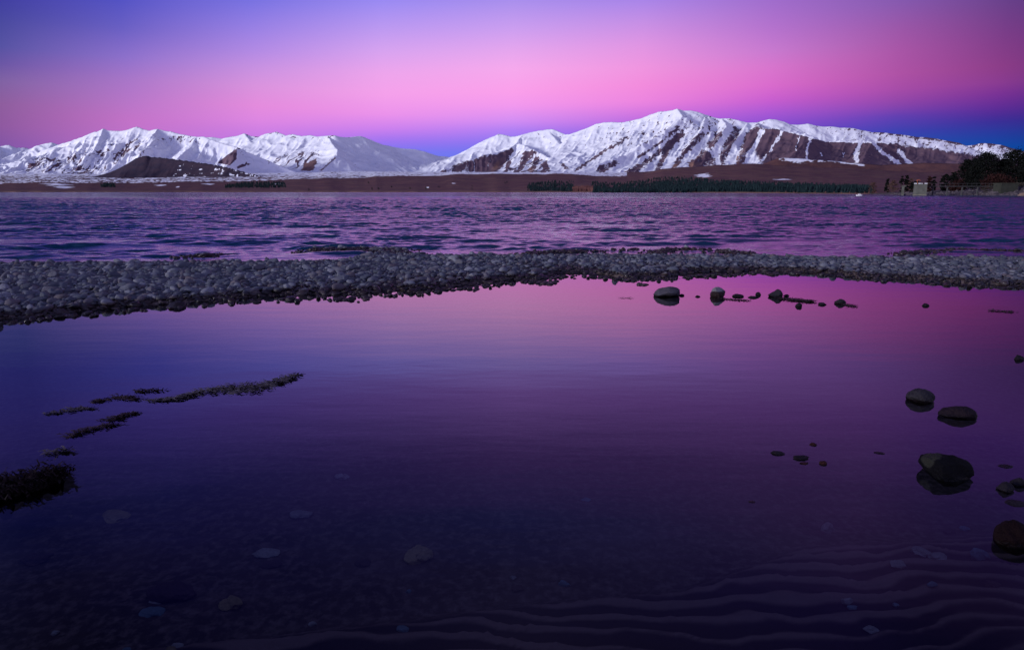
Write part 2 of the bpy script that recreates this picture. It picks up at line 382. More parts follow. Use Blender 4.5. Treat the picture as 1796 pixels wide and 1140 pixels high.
# ------------------------------------------------------------------ 2. lake with wind waves, and the still pool
def lake():
    ang = np.radians(np.linspace(-52, 52, 1300))
    r = [11.88]
    while r[-1] < 230: r.append(r[-1]*1.0031)
    while r[-1] < 4000: r.append(r[-1]*1.02)
    r = np.array(r); Y, A = np.meshgrid(r, ang, indexing='ij'); X = Y*np.tan(A)
    Z = np.zeros_like(X); dy = Y*.0031*1.2; dx = Y*.0018
    rr = np.random.default_rng(4)
    damp = sstep(-.3, 1.3, Y-np.interp(X, farP[:, 0], farP[:, 1]) - .2)
    group = .85 + .9*fbm(X*.25, Y*.5, 3, 80)
    warp = 1.2*fbm(X*.12, Y*.12, 3, 77)
    for i in range(56):
        lam = .18*(1.9/.18)**(i/55.0); th = rr.normal(0, .48) + .10
        k = 2*math.pi/lam; kx, ky = math.sin(th)*k, math.cos(th)*k
        fade = np.clip((lam - 2.4*dy*abs(math.cos(th)))/(lam*.5), 0, 1)
        ph = kx*X + ky*(Y+warp*.6) + rr.uniform(0, 6.28)
        amp = .0080*lam**.9
        s = np.sin(ph); Z += amp*fade*(s + .25*np.sin(2*ph+1.57))
    Z = Z*damp*np.clip(group, .2, 1.6)*np.interp(Y, [12, 18, 30, 60, 230, 300], [.35, .5, .8, 1.3, 1.9, 1.9])
    # shoaling wavelets close to the bar
    near = np.exp(-((Y-np.interp(X, farP[:, 0], farP[:, 1])-3.4)/3.0)**2)
    ph = 2*math.pi*(Y + .08*X + 1.0*fbm(X*.18, Y*.1, 3, 90))/1.7
    seg = sstep(.47, .66, vnoise(X*.30, Y*.8+3, 91))
    Z += near*seg*.075*(np.exp(2.2*(np.sin(ph)-1)))*damp
    o = mesh_from('lake', np.stack([X, Y, Z+.001], -1).reshape(-1, 3), grid_faces(len(ang), len(r)), M_LAKE)
    tag(o, 'wind rippled purple blue lake reaching to the mountains', kind='structure')
lake()
px_ = np.concatenate([np.linspace(-40, 40, 60)])
yb = px_*0 + 11.9
V = np.concatenate([np.stack([px_, px_*0-3.0, px_*0], 1), np.stack([px_, yb, px_*0], 1)])
o = mesh_from('pool_water', V, grid_faces(60, 2), M_POOL, smooth=False)
tag(o, 'still shallow pool of water mirroring the pink sky', kind='structure')

# ------------------------------------------------------------------ 3. terrain beyond the lake
def cres(pts):                       # [(px,py,D)...] -> world points
    return [tuple(float(v) for v in at_depth(px, py, D)) for px, py, D in pts]
def densify(P, step=120., jit=.0, seed=0):
    out = []
    for a, b_ in zip(P, P[1:]):
        n = max(1, int(math.dist(a, b_)/step))
        for i in range(n): out.append([a[k]+(b_[k]-a[k])*i/n for k in range(3)])
    out.append(list(P[-1])); return np.array(out)
def ridge_field(X, Y, ridges):
    """h = max over ridge lines of z*exp(-k d / z); returns h, along-ridge s, distance d"""
    H = np.full(X.shape, -1e9); S = np.zeros(X.shape); Dd = np.zeros(X.shape)
    for ri, (P, k) in enumerate(ridges):
        s0 = ri*5000.0
        for a, b_ in zip(P, P[1:]):
            dx, dy = b_[0]-a[0], b_[1]-a[1]; L2 = dx*dx+dy*dy; L = math.sqrt(L2)
            tt = ((X-a[0])*dx+(Y-a[1])*dy)/L2; t = np.clip(tt, 0, 1)
            d = np.hypot(X-a[0]-t*dx, Y-a[1]-t*dy); z = a[2]+(b_[2]-a[2])*t
            side = np.sign((X-a[0])*dy-(Y-a[1])*dx)
            h = z*np.exp(-k*d/z)
            m = h > H
            ang = np.arctan2(Y-a[1]-t*dy, X-a[0]-t*dx)
            H = np.where(m, h, H); S = np.where(m, s0+t*L + ang*160 + side*977, S); Dd = np.where(m, d, Dd)
            s0 += L
    return H, S, Dd
def stroke(px, py, pts, w):
    """1 inside a stroke of half width w px (tapering), soft edge"""
    d = np.full(px.shape, 1e9)
    for (a, b_) in zip(pts, pts[1:]):
        dx, dy = b_[0]-a[0], b_[1]-a[1]; t = np.clip(((px-a[0])*dx+(py-a[1])*dy)/(dx*dx+dy*dy), 0, 1)
        d = np.minimum(d, np.hypot(px-a[0]-t*dx, py-a[1]-t*dy))
    return np.clip((w-d)/w*1.4+.2, -1, 1)
def inpoly(px, py, poly, soft=5):
    ins = np.zeros(px.shape, bool); d = np.full(px.shape, 1e9)
    for (x0, y0), (x1, y1) in zip(poly, poly[1:]+poly[:1]):
        c = ((y0 > py) != (y1 > py)) & (px < (x1-x0)*(py-y0)/((y1-y0) or 1e-6)+x0); ins ^= c
        dx, dy = x1-x0, y1-y0; t = np.clip(((px-x0)*dx+(py-y0)*dy)/(dx*dx+dy*dy), 0, 1)
        d = np.minimum(d, np.hypot(px-x0-t*dx, py-y0-t*dy))
    return np.clip(np.where(ins, d, -d)/soft, -1, 1)
def blob(px, py, cx, cy, rx, ry, sl=0.):
    """sl leans the blob like a '/' """
    x = (px-cx)-sl*(cy-py); return np.exp(-((x/rx)**2 + ((py-cy)/ry)**2))

def mountain(name, label, cols_, D0, D1, rows, ridges, snow_fn, mat_, gul=.22, gl=(240, 110, 52), base=-60, seed=0, skew=.2, crestjit=9., flip=None):
    px = np.arange(cols_[0], cols_[1], 1.35); D = D0*(D1/D0)**(np.linspace(0, 1, rows))
    A = (px-898)/(F*CP)
    Yg, Ag = np.meshgrid(D, A, indexing='ij'); Xg = Yg*Ag
    wx = 60*fbm(Xg/400, Yg/400, 3, seed+1); wy = 60*fbm(Xg/400, Yg/400, 3, seed+2)
    R = [(densify(cres(p), 1e9) if False else np.array(cres(p)), k) for p, k in ridges]
    H0, S, Dd = ridge_field(Xg, Yg, R)
    H1, S1, Dd1 = ridge_field(Xg+wx, Yg+wy, R)
    bl = sstep(30, 260, Dd); H = H0*(1-bl)+H1*bl
    cr = np.array(ridges[0][0]); cx_, cy_, _ = at_depth(cr[:, 0], cr[:, 1], cr[:, 2]); Yc = np.interp(Ag, cx_/cy_, cy_)
    dm = Yc - Yg; sk = skew*np.where(np.abs(flip-898) < 1, 1, np.clip((flip-(898+F*CP*Ag))/25, -1, 1)) if flip else skew
    s = Ag*8500 + sk*np.clip(dm, -500, 9999) + 45*fbm(Xg/260, Yg/500, 3, seed+3); Dd = np.abs(dm)
    amp = gul*np.clip(Dd, 0, 420)*np.clip(H/400, .0, 1)
    g = 0
    for i, l in enumerate(gl): g = g + (ridged(s/l, Dd/(l*6), 1, seed+10+i)-.5)*(.62**i)
    H = H + amp*g*.62
    H = H + .6*crestjit*fbm(Xg/70, Yg/70, 4, seed+20)*np.clip(H/300, 0, 1)
    fine = ridged(s/34., Dd/110, 3, seed+30)
    streak = ridged(s/55., Dd/650, 3, seed+31)
    PX, PY = project(Xg, Yg, H)
    snow, tan = snow_fn(PX, PY, streak, fine, g, Dd)
    H = np.maximum(H, base)
    o = mesh_from(name, np.stack([Xg, Yg, H], -1).reshape(-1, 3), grid_faces(len(px), len(D)), mat_, attrs={'snow': snow.ravel(), 'tan': tan.ravel()})
    return tag(o, label, kind='structure')

# a) far peaks at the left edge
def snow_far(px, py, st, fi, g, d):
    return 1.0 - .75*(fi > .62)*np.exp(-d/120), 0*px
mountain('mountain', 'bluish distant snow peaks at the far left skyline', (-320, 330), 9500, 17500, 210,
 [([(-320, 235, 14500), (-200, 250, 14000), (-80, 240, 14000), (-20, 254, 13800), (0, 257, 13600), (16, 254, 13500), (26, 259, 13500), (45, 259, 13600), (53, 262, 13600), (66, 256, 13300), (82, 251, 13000), (92, 250, 13000), (105, 254, 13000), (130, 262, 13000), (200, 270, 13000), (320, 285, 13000)], .55),
  ([(66, 256, 13300), (30, 290, 11500)], .5), ([(0, 257, 13600), (-40, 285, 11500)], .5)], snow_far, M_MOUNT, seed=100)

# b) back massif in the middle left
def snow_b(px, py, st, fi, g, d):
    b = .62*inpoly(px, py, [(552, 303), (592, 268), (590, 282), (566, 303), (520, 303), (535, 285), (560, 272)], 5)*(px < 600)
    b = np.maximum(b, .0)
    v = 1.25 - b*1.6
    zone = blob(px, py, 520, 282, 48, 20, 1.2)
    v = v - zone*(st > .50)*1.0 - zone*.25
    v = v - .85*(fi > .60)*np.exp(-d/170)*(px < 640) - .5*(fi > .70)*(px < 590)*(px > 430)
    v = v - .7*(st > .72)*(px > 600)*(px < 800)*sstep(255, 275, py)*(fi > .6)
    return v, .4*(b > .1)
mountain('mountain', 'snow massif in the middle left with one smooth blue shaded flank', (280, 900), 7200, 15500, 330,
 [([(280, 262, 13500), (340, 246, 13200), (355, 241, 13000), (372, 240, 13000), (390, 243, 13000), (405, 240, 12900), (418, 238, 12800), (429, 234, 12700), (440, 239, 12600), (455, 240, 12500), (460, 237, 12400), (468, 234, 12300), (478, 233, 12200), (485, 231, 12100), (493, 234, 12000), (502, 238, 11900), (512, 235, 11800), (520, 237, 11700), (530, 239, 11600), (545, 237, 11500), (556, 240, 11400), (575, 238, 11200), (588, 238, 11100), (604, 241, 11200), (622, 240, 11400), (632, 239, 11500), (642, 242, 11600), (656, 248, 11700), (672, 254, 11800), (690, 258, 12000), (712, 261, 12000), (728, 262, 12000), (742, 265, 12000), (757, 270, 12200), (770, 274, 12300), (785, 275, 12400), (820, 279, 12500), (900, 288, 12500)], .62),
  ([(575, 238, 11200), (583, 252, 10600), (592, 262, 10200), (591, 272, 9800), (572, 284, 9400), (553, 302, 8900)], .62),
  ([(429, 234, 12700), (445, 258, 11700), (480, 285, 10600), (520, 305, 9800)], .55)], snow_b, M_MOUNT, seed=200, gul=.12, gl=(170, 80, 40), skew=.2, flip=592)

# c) big left massif
def snow_a(px, py, st, fi, g, d):
    v = 1.2 + 0*px
    st = .55*st+.45*fi
    for cx, cy, rx, ry, a in [(75, 288, 32, 12, .8), (150, 280, 60, 22, .62), (205, 262, 34, 22, .6), (110, 300, 70, 7, .35), (185, 300, 60, 8, .45), (330, 245, 60, 10, .4), (250, 268, 40, 16, .25), (420, 262, 30, 12, .3)]:
        z = blob(px, py, cx, cy, rx, ry, .9); v = v - a*z*(.15 + 1.9*sstep(.42, .66, st))
    v = v - .7*(fi > .68)*np.exp(-d/130) - .25*(fi > .78)
    tri = inpoly(px, py, [(417, 259), (416, 280), (404, 292), (378, 287), (398, 271)], 4); v = v - 1.3*np.clip(tri+.2, 0, 1)
    tri = inpoly(px, py, [(432, 281), (445, 289), (415, 300), (412, 292)], 4); v = v - 1.1*np.clip(tri, 0, 1)*(st > .45)
    return v, .25*(st > .7)
mountain('mountain', 'broad snow covered mountain at the left with streaked lower slopes', (-300, 620), 5600, 12500, 360,
 [([(-300, 318, 9500), (-120, 312, 9400), (-10, 302, 9300), (25, 289, 9250), (50, 277, 9200), (75, 264, 9150), (100, 255, 9100), (125, 247, 9050), (150, 238, 9000), (163, 232, 8950), (173, 230, 8920), (181, 226, 8900), (190, 229, 8880), (212, 230, 8800), (226, 227, 8750), (240, 222, 8700), (252, 227, 8650), (263, 229, 8600), (276, 226, 8550), (286, 229, 8500), (300, 231, 8450), (315, 235, 8400), (330, 238, 8300), (345, 240, 8200), (358, 240, 8100), (370, 245, 8000), (386, 250, 7900), (402, 255, 7800), (417, 258, 7700), (430, 266, 7650), (452, 274, 7600), (482, 287, 7500), (520, 302, 7400), (620, 322, 7300)], .66),
  ([(417, 258, 7700), (409, 280, 7200), (395, 296, 6800)], .75),
  ([(276, 226, 8550), (262, 256, 7700), (235, 285, 7100)], .6),
  ([(345, 240, 8200), (318, 270, 7400), (300, 290, 7000)], .6),
  ([(181, 226, 8900), (165, 262, 8000), (140, 290, 7300)], .62)], snow_a, M_MOUNT, seed=300, gul=.15, gl=(150, 70, 34), skew=.24)

# d) dark rounded hill in front of it
def snow_d(px, py, st, fi, g, d):
    n = fbm(px/9, py/3.2, 4, 401)
    v = -.35 + 0*px
    v = v + sstep(285, 330, px)*(.34 + .8*n + 1.1*(st-.5)) * sstep(0, 6, py-np.interp(px, [258, 300, 350, 400, 450], [275, 280, 287, 296, 303]))
    v = v + .55*blob(px, py, 430, 300, 45, 7)
    v = v + 1.2*np.exp(-((py-np.interp(px, [240, 258, 290, 320, 350, 400, 450], [277, 272, 277, 281, 285, 294, 308]))/1.8)**2)*(fi > .5)*(px > 248)
    v = v + .5*(n > .46)*(px > 290)
    return v, 0*px
mountain('hill', 'dark bare rounded hill in front of the left snow mountain, snow patches on its right side', (150, 640), 4200, 7200, 150,
 [([(165, 326, 5600), (178, 321, 5600), (192, 313, 5600), (205, 303, 5600), (217, 294, 5600), (231, 283, 5600), (241, 276, 5600), (250, 273, 5600), (258, 272, 5600), (266, 275, 5600), (290, 277, 5550), (320, 281, 5500), (350, 285, 5450), (376, 289, 5400), (402, 294, 5300), (430, 302, 5250), (455, 308, 5200), (505, 313, 5100), (560, 319, 5000)], .75)], snow_d, M_DARKHILL, seed=400, gul=.10, crestjit=5., skew=.3)

# e) right massif, snow crest and brown spurs
BR = [([(1150, 304), (1168, 268), (1188, 240)], 5), ([(1182, 296), (1203, 264), (1233, 238)], 6), ([(1110, 305), (1135, 284), (1170, 256), (1197, 236)], 5),
      ([(1212, 300), (1243, 260), (1262, 236)], 7.5), ([(1228, 300), (1245, 280)], 11), ([(1258, 300), (1270, 268), (1292, 228)], 7.5), ([(1292, 300), (1308, 256), (1328, 228)], 8.5), ([(1200, 300), (1215, 285)], 6),
      ([(1010, 299), (1050, 272), (1098, 243)], 2.6), ([(1052, 298), (1080, 286)], 6.5), ([(1098, 303), (1118, 292)], 4), ([(1120, 276), (1160, 250), (1190, 224)], 2.5),
      ([(862, 304), (876, 276), (895, 264)], 4.5), ([(885, 304), (893, 284)], 3), ([(905, 305), (920, 282), (934, 268)], 4), ([(930, 305), (943, 278)], 4.5), ([(952, 303), (957, 284)], 3), ([(985, 288), (995, 296)], 3), ([(922, 268), (938, 266)], 3)]
WG = [([(1288-25, 294), (1252, 264), (1262, 250), (1272, 236), (1282, 224)], 5.2), ([(1281, 292), (1284, 268), (1299, 246), (1310, 226)], 4.4), ([(1312, 273), (1325, 252), (1337, 230)], 4.6),
      ([(1351, 266), (1362, 246), (1372, 230)], 2.), ([(1414, 277), (1417, 257), (1421, 243)], 2.4), ([(1337, 281), (1342, 274)], 2.2), ([(1244, 264), (1238, 262)], 3), ([(1395, 262), (1402, 240)], 1.2),
      ([(1204, 293), (1198, 283), (1210, 268)], 4), ([(1165, 296), (1170, 283)], 4), ([(1503, 285), (1500, 272), (1508, 252)], 4.6), ([(1533, 253), (1549, 270), (1566, 280), (1582, 291)], 3.6), ([(1575, 266), (1586, 276), (1598, 288)], 4), ([(1440, 266), (1441, 273)], 1.3), ([(1480, 268), (1478, 274)], 1.)]
def snow_c(px, py, st, fi, g, d):
    lump = fbm(px/3.2, py/2.4, 3, 511)
    px2 = px + 3.0*lump + 3*(st-.5); py2 = py + 3*fbm(px/4, py/4, 2, 512)
    v = 1.2 + 0*px
    v = v - .45*(fi > .72)*sstep(760, 900, px) *(py < 262) - .4*(fi > .66)*np.exp(-d/140)
    rocks = fbm(px/3.4, py/3.0, 3, 520)
    dens = .46*blob(px, py, 1150, 235, 80, 28) + .45*blob(px, py, 1240, 222, 55, 16) + .22*blob(px, py, 1060, 245, 60, 22)+.30*blob(px, py, 955, 238, 35, 10) + .08
    v = v - 1.0*sstep(.0, .25, .6*rocks+.7*(fi-.45)-.62+dens)*(px > 860)
    for p, w_ in BR: v = v - (.75 + .9*sstep(.3, .7, fi))*np.clip(stroke(px2, py2, p, w_*1.2), 0, 1)
    # left brown triangle with faint streaks
    tri = inpoly(px2, py2, [(758, 306), (800, 287), (850, 271), (905, 262), (893, 280), (872, 306)], 7)
    v = v - 1.35*np.clip(tri+.15, 0, 1)*(.55+.55*(st < .66))
    tri = inpoly(px2, py2, [(872, 306), (905, 262), (940, 264), (965, 285), (972, 306)], 7)
    v = v - 1.1*np.clip(tri+.1, 0, 1)*sstep(.38, .55, st)
    # brown country to the right
    top = np.interp(px, [1290, 1330, 1355, 1400, 1430, 1450, 1550, 1590, 1640, 1700, 1800], [236, 226, 223, 234, 242, 247, 249, 257, 262, 272, 286])
    br = sstep(-3, 5, py2-top)*sstep(1300, 1345, px2 + (262-py)*.55)
    v = v - 1.5*br
    # crest band patchy towards the right
    cb = sstep(1330, 1600, px); v = v - (1-br)*cb*(.50 + .75*(st-.5) + .4*fbm(px/11, py/5, 3, 530)) - (1-br)*cb*.4*(d < 60)
    for p, w_ in WG: v = np.maximum(v, 1.25*stroke(px2, py2, p, w_*1.05) - .10)
    v = v + .35*(rocks > .38)*(px > 1340)
    v = v + .9*np.exp(-((py-top-1)/2.0)**2)*(px > 1345)*(px < 1560)
    tan = np.zeros_like(px)
    for cx, cy, rx, ry in [(1218, 271, 11, 8), (1180, 292, 10, 6), (1212, 290, 10, 5), (1296, 274, 6, 9), (1290, 285, 6, 6), (870, 292, 5, 9), (930, 300, 4, 6)]: tan = np.maximum(tan, blob(px2, py2, cx, cy, rx, ry, .5))
    return v, tan*.9
mountain('mountain', 'highest mountain on the right with snow crest and brown spurs', (560, 2130), 5200, 14000, 520,
 [([(640, 305, 12500), (720, 296, 12300), (768, 285, 12200), (785, 277, 12100), (800, 272, 12000), (822, 261, 11900), (841, 250, 11800), (856, 243, 11700), (866, 239, 11600), (875, 235, 11500), (886, 237, 11450), (897, 240, 11400), (906, 239, 11350), (917, 236, 11300), (931, 232, 11200), (946, 229, 11150), (960, 227, 11100), (971, 227, 11000), (982, 232, 10900), (992, 236, 10800), (1001, 235, 10700), (1012, 231, 10600), (1031, 224, 10500), (1046, 217, 10400), (1060, 215, 10300), (1075, 214, 10250), (1086, 215, 10200), (1096, 214, 10150), (1111, 211, 10100), (1126, 207, 10000), (1141, 201, 9900), (1156, 196, 9850), (1171, 195, 9800), (1181, 193, 9750), (1188, 191, 9700), (1199, 194, 9700), (1212, 194, 9700), (1224, 196, 9700), (1237, 201, 9700), (1252, 206, 9650), (1266, 208, 9600), (1281, 208, 9550), (1296, 211, 9500), (1311, 215, 9500), (1326, 215, 9500), (1341, 211, 9500), (1350, 209, 9500), (1361, 210, 9500), (1376, 214, 9500), (1386, 218, 9500), (1401, 219, 9500), (1416, 217, 9500), (1431, 220, 9500), (1446, 222, 9500), (1461, 222, 9500), (1476, 224, 9500), (1496, 225, 9500), (1516, 229, 9500), (1531, 232, 9500), (1556, 233, 9500), (1581, 236, 9500), (1606, 240, 9500), (1626, 241, 9500), (1651, 245, 9500), (1666, 248, 9500), (1681, 250, 9500), (1696, 256, 9500), (1711, 254, 9500), (1721, 251, 9500), (1741, 252, 9500), (1756, 254, 9500), (1771, 259, 9500), (1797, 266, 9500), (1900, 280, 9500), (2120, 300, 9500)], .62),
  ([(1188, 191, 9700), (1197, 203, 9300), (1180, 222, 8900), (1150, 240, 8400), (1110, 262, 7900), (1060, 285, 7300), (1010, 302, 6800)], .62),
  ([(917, 236, 11300), (905, 252, 10700), (893, 262, 10200), (850, 272, 9700), (800, 288, 9200), (752, 306, 8800)], .58),
  ([(905, 252, 10700), (940, 262, 9800), (965, 282, 9000), (985, 303, 8400)], .6),
  ([(960, 227, 11100), (985, 255, 10200), (1015, 285, 9200)], .55),
  ([(1266, 208, 9600), (1275, 222, 9000), (1255, 250, 8200), (1222, 290, 7400)], .62),
  ([(1326, 215, 9500), (1335, 224, 8700), (1315, 255, 8000), (1280, 295, 7200)], .62),
  ([(1311, 215, 9500), (1300, 235, 8700), (1275, 262, 8000), (1245, 292, 7400)], .62),
  ([(1237, 201, 9700), (1232, 225, 8900), (1205, 260, 8000), (1170, 298, 7300)], .62),
  ([(1335, 224, 8700), (1357, 223, 8400), (1400, 233, 8200), (1430, 241, 8100), (1452, 246, 8100), (1500, 247, 8100), (1550, 249, 8100), (1590, 257, 8100), (1640, 261, 8100), (1668, 268, 8000), (1705, 282, 8000), (1800, 292, 8000), (2000, 305, 8000)], .60),
  ([(1430, 241, 8100), (1400, 262, 7300), (1370, 290, 6600)], .6),
  ([(1530, 248, 8100), (1520, 265, 7300), (1510, 292, 6500)], .6)], snow_c, M_MOUNT, seed=500, gul=.115, gl=(210, 95, 44), skew=.13)

# f) the low bench at the foot of it
def snow_f(px, py, st, fi, g, d):
    top = np.interp(px, [1330, 1365, 1400, 1450, 1500, 1540, 1600, 1700], [289, 276, 277, 281, 285, 291, 296, 300])
    n = fbm(px/14, (py+px*-.25)/2.2, 3, 601)
    band = sstep(1352, 1372, px)*sstep(1545, 1500, px)
    v = -.4 + band*(.62*np.exp(-((py-top-2.5)/3.0)**2)*(1.5+n*1.2) + .75*blob(px, py, 1400, 284, 30, 7, -1.2) + .6*blob(px, py, 1480, 294, 45, 4)*(n > -.1))
    return v+.4*n*band, 0*px
mountain('hill', 'low brown bench below the right mountain with a strip of snow on its top', (1200, 2130), 4300, 6400, 90,
 [([(1200, 318, 5600), (1300, 302, 5500), (1340, 287, 5400), (1366, 277, 5400), (1400, 278, 5400), (1450, 282, 5400), (1500, 286, 5400), (1545, 290, 5400), (1620, 286, 5400), (1700, 288, 5400), (1800, 292, 5400), (2130, 300, 5400)], .5)], snow_f, M_PLAIN, seed=600, gul=.08, crestjit=4.)

# g) plain and moraine from the far shore back to the feet of the mountains
SHORE = [(-320, 1700), (0, 1650), (600, 1600), (900, 1500), (1100, 1150), (1300, 700), (1420, 480), (1500, 380), (1560, 300), (2130, 290)]
def shoreD(px): return np.interp(px, [a for a, _ in SHORE], [b_ for _, b_ in SHORE])
MOR = [(-320, 322), (0, 324), (100, 321), (180, 323), (300, 321), (450, 319), (500, 316), (560, 315), (640, 314), (660, 311), (700, 310), (760, 309), (800, 307), (860, 306), (1000, 306), (1050, 310), (1100, 311), (1130, 307), (1160, 300), (1190, 296), (1220, 295), (1260, 291), (1320, 290), (1400, 293), (1480, 297), (1540, 300), (1620, 304), (1800, 306), (2130, 308)]
def plain():
    px = np.arange(-320, 2130, 1.5); u = np.linspace(0, 1, 230)
    PX, U = np.meshgrid(px, u); DS = shoreD(PX)*(1 + .03*fbm(PX/40, 0*PX, 3, 700))
    D = DS*(8200/DS)**U
    ym = np.interp(PX, [a for a, _ in MOR], [b_ for _, b_ in MOR]) + 1.2*fbm(PX/60, 0*PX, 3, 701)
    ys = HORIZ + CAM_H*F/DS                                   # waterline
    um = np.log(4000/DS)/np.log(8200/DS)
    yback = np.interp(PX, [-320, 0, 200, 420, 620, 760, 900, 1000, 1200, 2130], [300, 303, 303, 303, 302, 303, 303, 304, 300, 306])
    yb2 = np.minimum(ym-1.0, yback)
    t1 = np.clip(U/um, 0, 1); t2 = np.clip((U-um)/(1-um), 0, 1)
    py = ys + (ym-ys)*(t1**1.15) ; py = np.where(U > um, ym + (yb2-ym)*t2**.7, py)
    py = py + .9*fbm(PX/30, U*30, 4, 702)*sstep(0, .06, U)*sstep(1, .9, U)
    X, Y, Z = at_depth(PX, py, D)
    bluff = 2.0*sstep(.0, .006, U)*(.5+vnoise(PX/25, 0*PX, 703))
    Z = Z + bluff*(D/1600)*.6
    Z = np.where(U < .001, -1.5, Z)
    n = .6*fbm(PX/7, U*90, 4, 704) + .7*fbm(PX/3.2, U*170, 3, 714); n2 = fbm(PX/22, U*60, 3, 705)
    sn = -.45 + 0*PX
    back = (U > um)*(PX < 1100)
    sn = np.where(back, .50 + 1.1*n + .35*sstep(314, 304, py), sn)
    sn = sn + (U <= um)*.9*sstep(.36, .5, n2)*(PX < 330)*(.5+n)
    for cx, cy, rx, ry in [(112, 330, 22, 2.5), (97, 325, 30, 2.5), (282, 326, 10, 1.8), (312, 329, 5, 1.4), (365, 324, 12, 1.4), (490, 324, 12, 1.6), (795, 323, 5, 1.), (1233, 309, 17, 4.5), (1375, 316, 25, 1.2), (1040, 333, 12, 1.), (1280, 337, 6, .8)]:
        sn = sn + 1.9*blob(PX+6*n2*rx/8, py+1.5*n*ry/3, cx, cy, rx, ry) - .25*blob(PX, py, cx, cy, rx*2, ry*2)
    tan = np.exp(-((py-ys)/1.6)**2)*.8 + .35*(n2 > .1)*(U < um)*(PX > 400)
    o = mesh_from('hills', np.stack([X, Y, Z], -1).reshape(-1, 3), grid_faces(len(px), len(u)), M_PLAIN, attrs={'snow': sn.ravel(), 'tan': tan.ravel()})
    tag(o, 'low brown tussock plain along the far shore with patchy snow behind', kind='structure')
plain()
from mathutils.bvhtree import BVHTree
def bvh_of(o):
    me = o.data; return BVHTree.FromPolygons([v.co[:] for v in me.vertices], [p.vertices[:] for p in me.polygons])
#@@NEXT

# ------------------------------------------------------------------ 4. gravel bar
def ico(sub):
    import bmesh
    bm = bmesh.new(); bmesh.ops.create_icosphere(bm, subdivisions=sub, radius=1.0)
    V = np.array([v.co[:] for v in bm.verts]); Fc = np.array([[v.index for v in f.verts] for f in bm.faces]); bm.free()
    return V, Fc
def stone_proto(V, seed, rough=.18, cuts=8):
    r = np.random.default_rng(seed); W = V.copy()
    for _ in range(cuts):                       # worn facets
        n = r.normal(size=3); n /= np.linalg.norm(n); d = r.uniform(.55, .85)
        k = W@n; over = np.clip(k-d, 0, None); W = W - np.outer(over*.75, n)
    sh = r.uniform(0, 50, 3)
    q = W*1.3
    nz = fbm(q[:, 0]+sh[0]+q[:, 2]*.7, q[:, 1]+sh[1]-q[:, 2]*.6, 3, seed)
    return W*(1+rough*nz)[:, None]
def rotm(rz, rx, ry):
    a, b, c = math.cos(rz), math.sin(rz), 0
    Rz = np.array([[a, -b, 0], [b, a, 0], [0, 0, 1]])
    Rx = np.array([[1, 0, 0], [0, math.cos(rx), -math.sin(rx)], [0, math.sin(rx), math.cos(rx)]])
    Ry = np.array([[math.cos(ry), 0, math.sin(ry)], [0, 1, 0], [-math.sin(ry), 0, math.cos(ry)]])
    return Rz@Rx@Ry
V2, F2 = ico(2); V3, F3 = ico(3); V5, F5 = ico(5)
PR2 = [stone_proto(V2, 900+i) for i in range(20)]; PR3 = [stone_proto(V3, 900+i) for i in range(20)]
cand = []
for cell, rmul in ((.049, 1.0), (.15, 1.6)):
    xs = np.arange(-15.5, 15.5, cell); ys = np.arange(6.0, 17.6, cell)
    A, B = np.meshgrid(xs, ys); A = A.ravel()+RNG.uniform(-.5, .5, A.size)*cell; B = B.ravel()+RNG.uniform(-.5, .5, B.size)*cell
    m = np.maximum(bar_mask(A, B), spit_mask(A, B)+.05)
    inside = m + RNG.normal(0, .10, A.size)
    keep = (inside > .0) & (np.abs(A) < B*.80+1.2)
    if rmul > 1: keep &= RNG.random(A.size) < .22
    A, B, m = A[keep], B[keep], m[keep]
    rad = np.clip(RNG.lognormal(math.log(.027*rmul), .45, A.size), .011, .080)
    rad *= np.interp(A, [-10, -3, 4, 12], [1.12, 1.08, .95, .9])
    cand += list(zip(A, B, rad, m))
# loose stones off the pool side of the bar
for _ in range(420):
    x = RNG.uniform(-9, 12); y = np.interp(x, nearP[:, 0], nearP[:, 1]) - abs(RNG.normal(0, .16)) - .03
    cand.append((x, y, RNG.uniform(.02, .05), -.1))
for px, py, n, sp in ((935, 497, 12, 9), (965, 497, 10, 8), (985, 488, 8, 8), (1130, 500, 3, 5), (1300, 483, 3, 6)):
    for _ in range(n):
        x, y = on_plane(px+RNG.normal(0, sp), py+RNG.normal(0, 1.6)); cand.append((x, y, RNG.uniform(.025, .055), -.05))
cand = np.array(cand); cz = ground_h(cand[:, 0], cand[:, 1])
flat = RNG.uniform(.42, .8, len(cand)); elong = RNG.uniform(.7, 1.0, len(cand)); asp = RNG.uniform(1.0, 1.5, len(cand))
floating = cand[:, 3] <= -.04
z = cz + cand[:, 2]*flat*RNG.uniform(.1, .7, len(cand)); z = np.where(floating, RNG.uniform(-.01, .012, len(cand)), z)
proj_size = cand[:, 2]*asp/cand[:, 1]
vx, vy = project(cand[:, 0], cand[:, 1], z)
inview = (vx > 5) & (vx < 1790)
order = np.argsort(-(proj_size*inview)); single = set(order[:300].tolist())
acc_v, acc_f, acc_t = [], [], []; off = 0
protomesh = {}
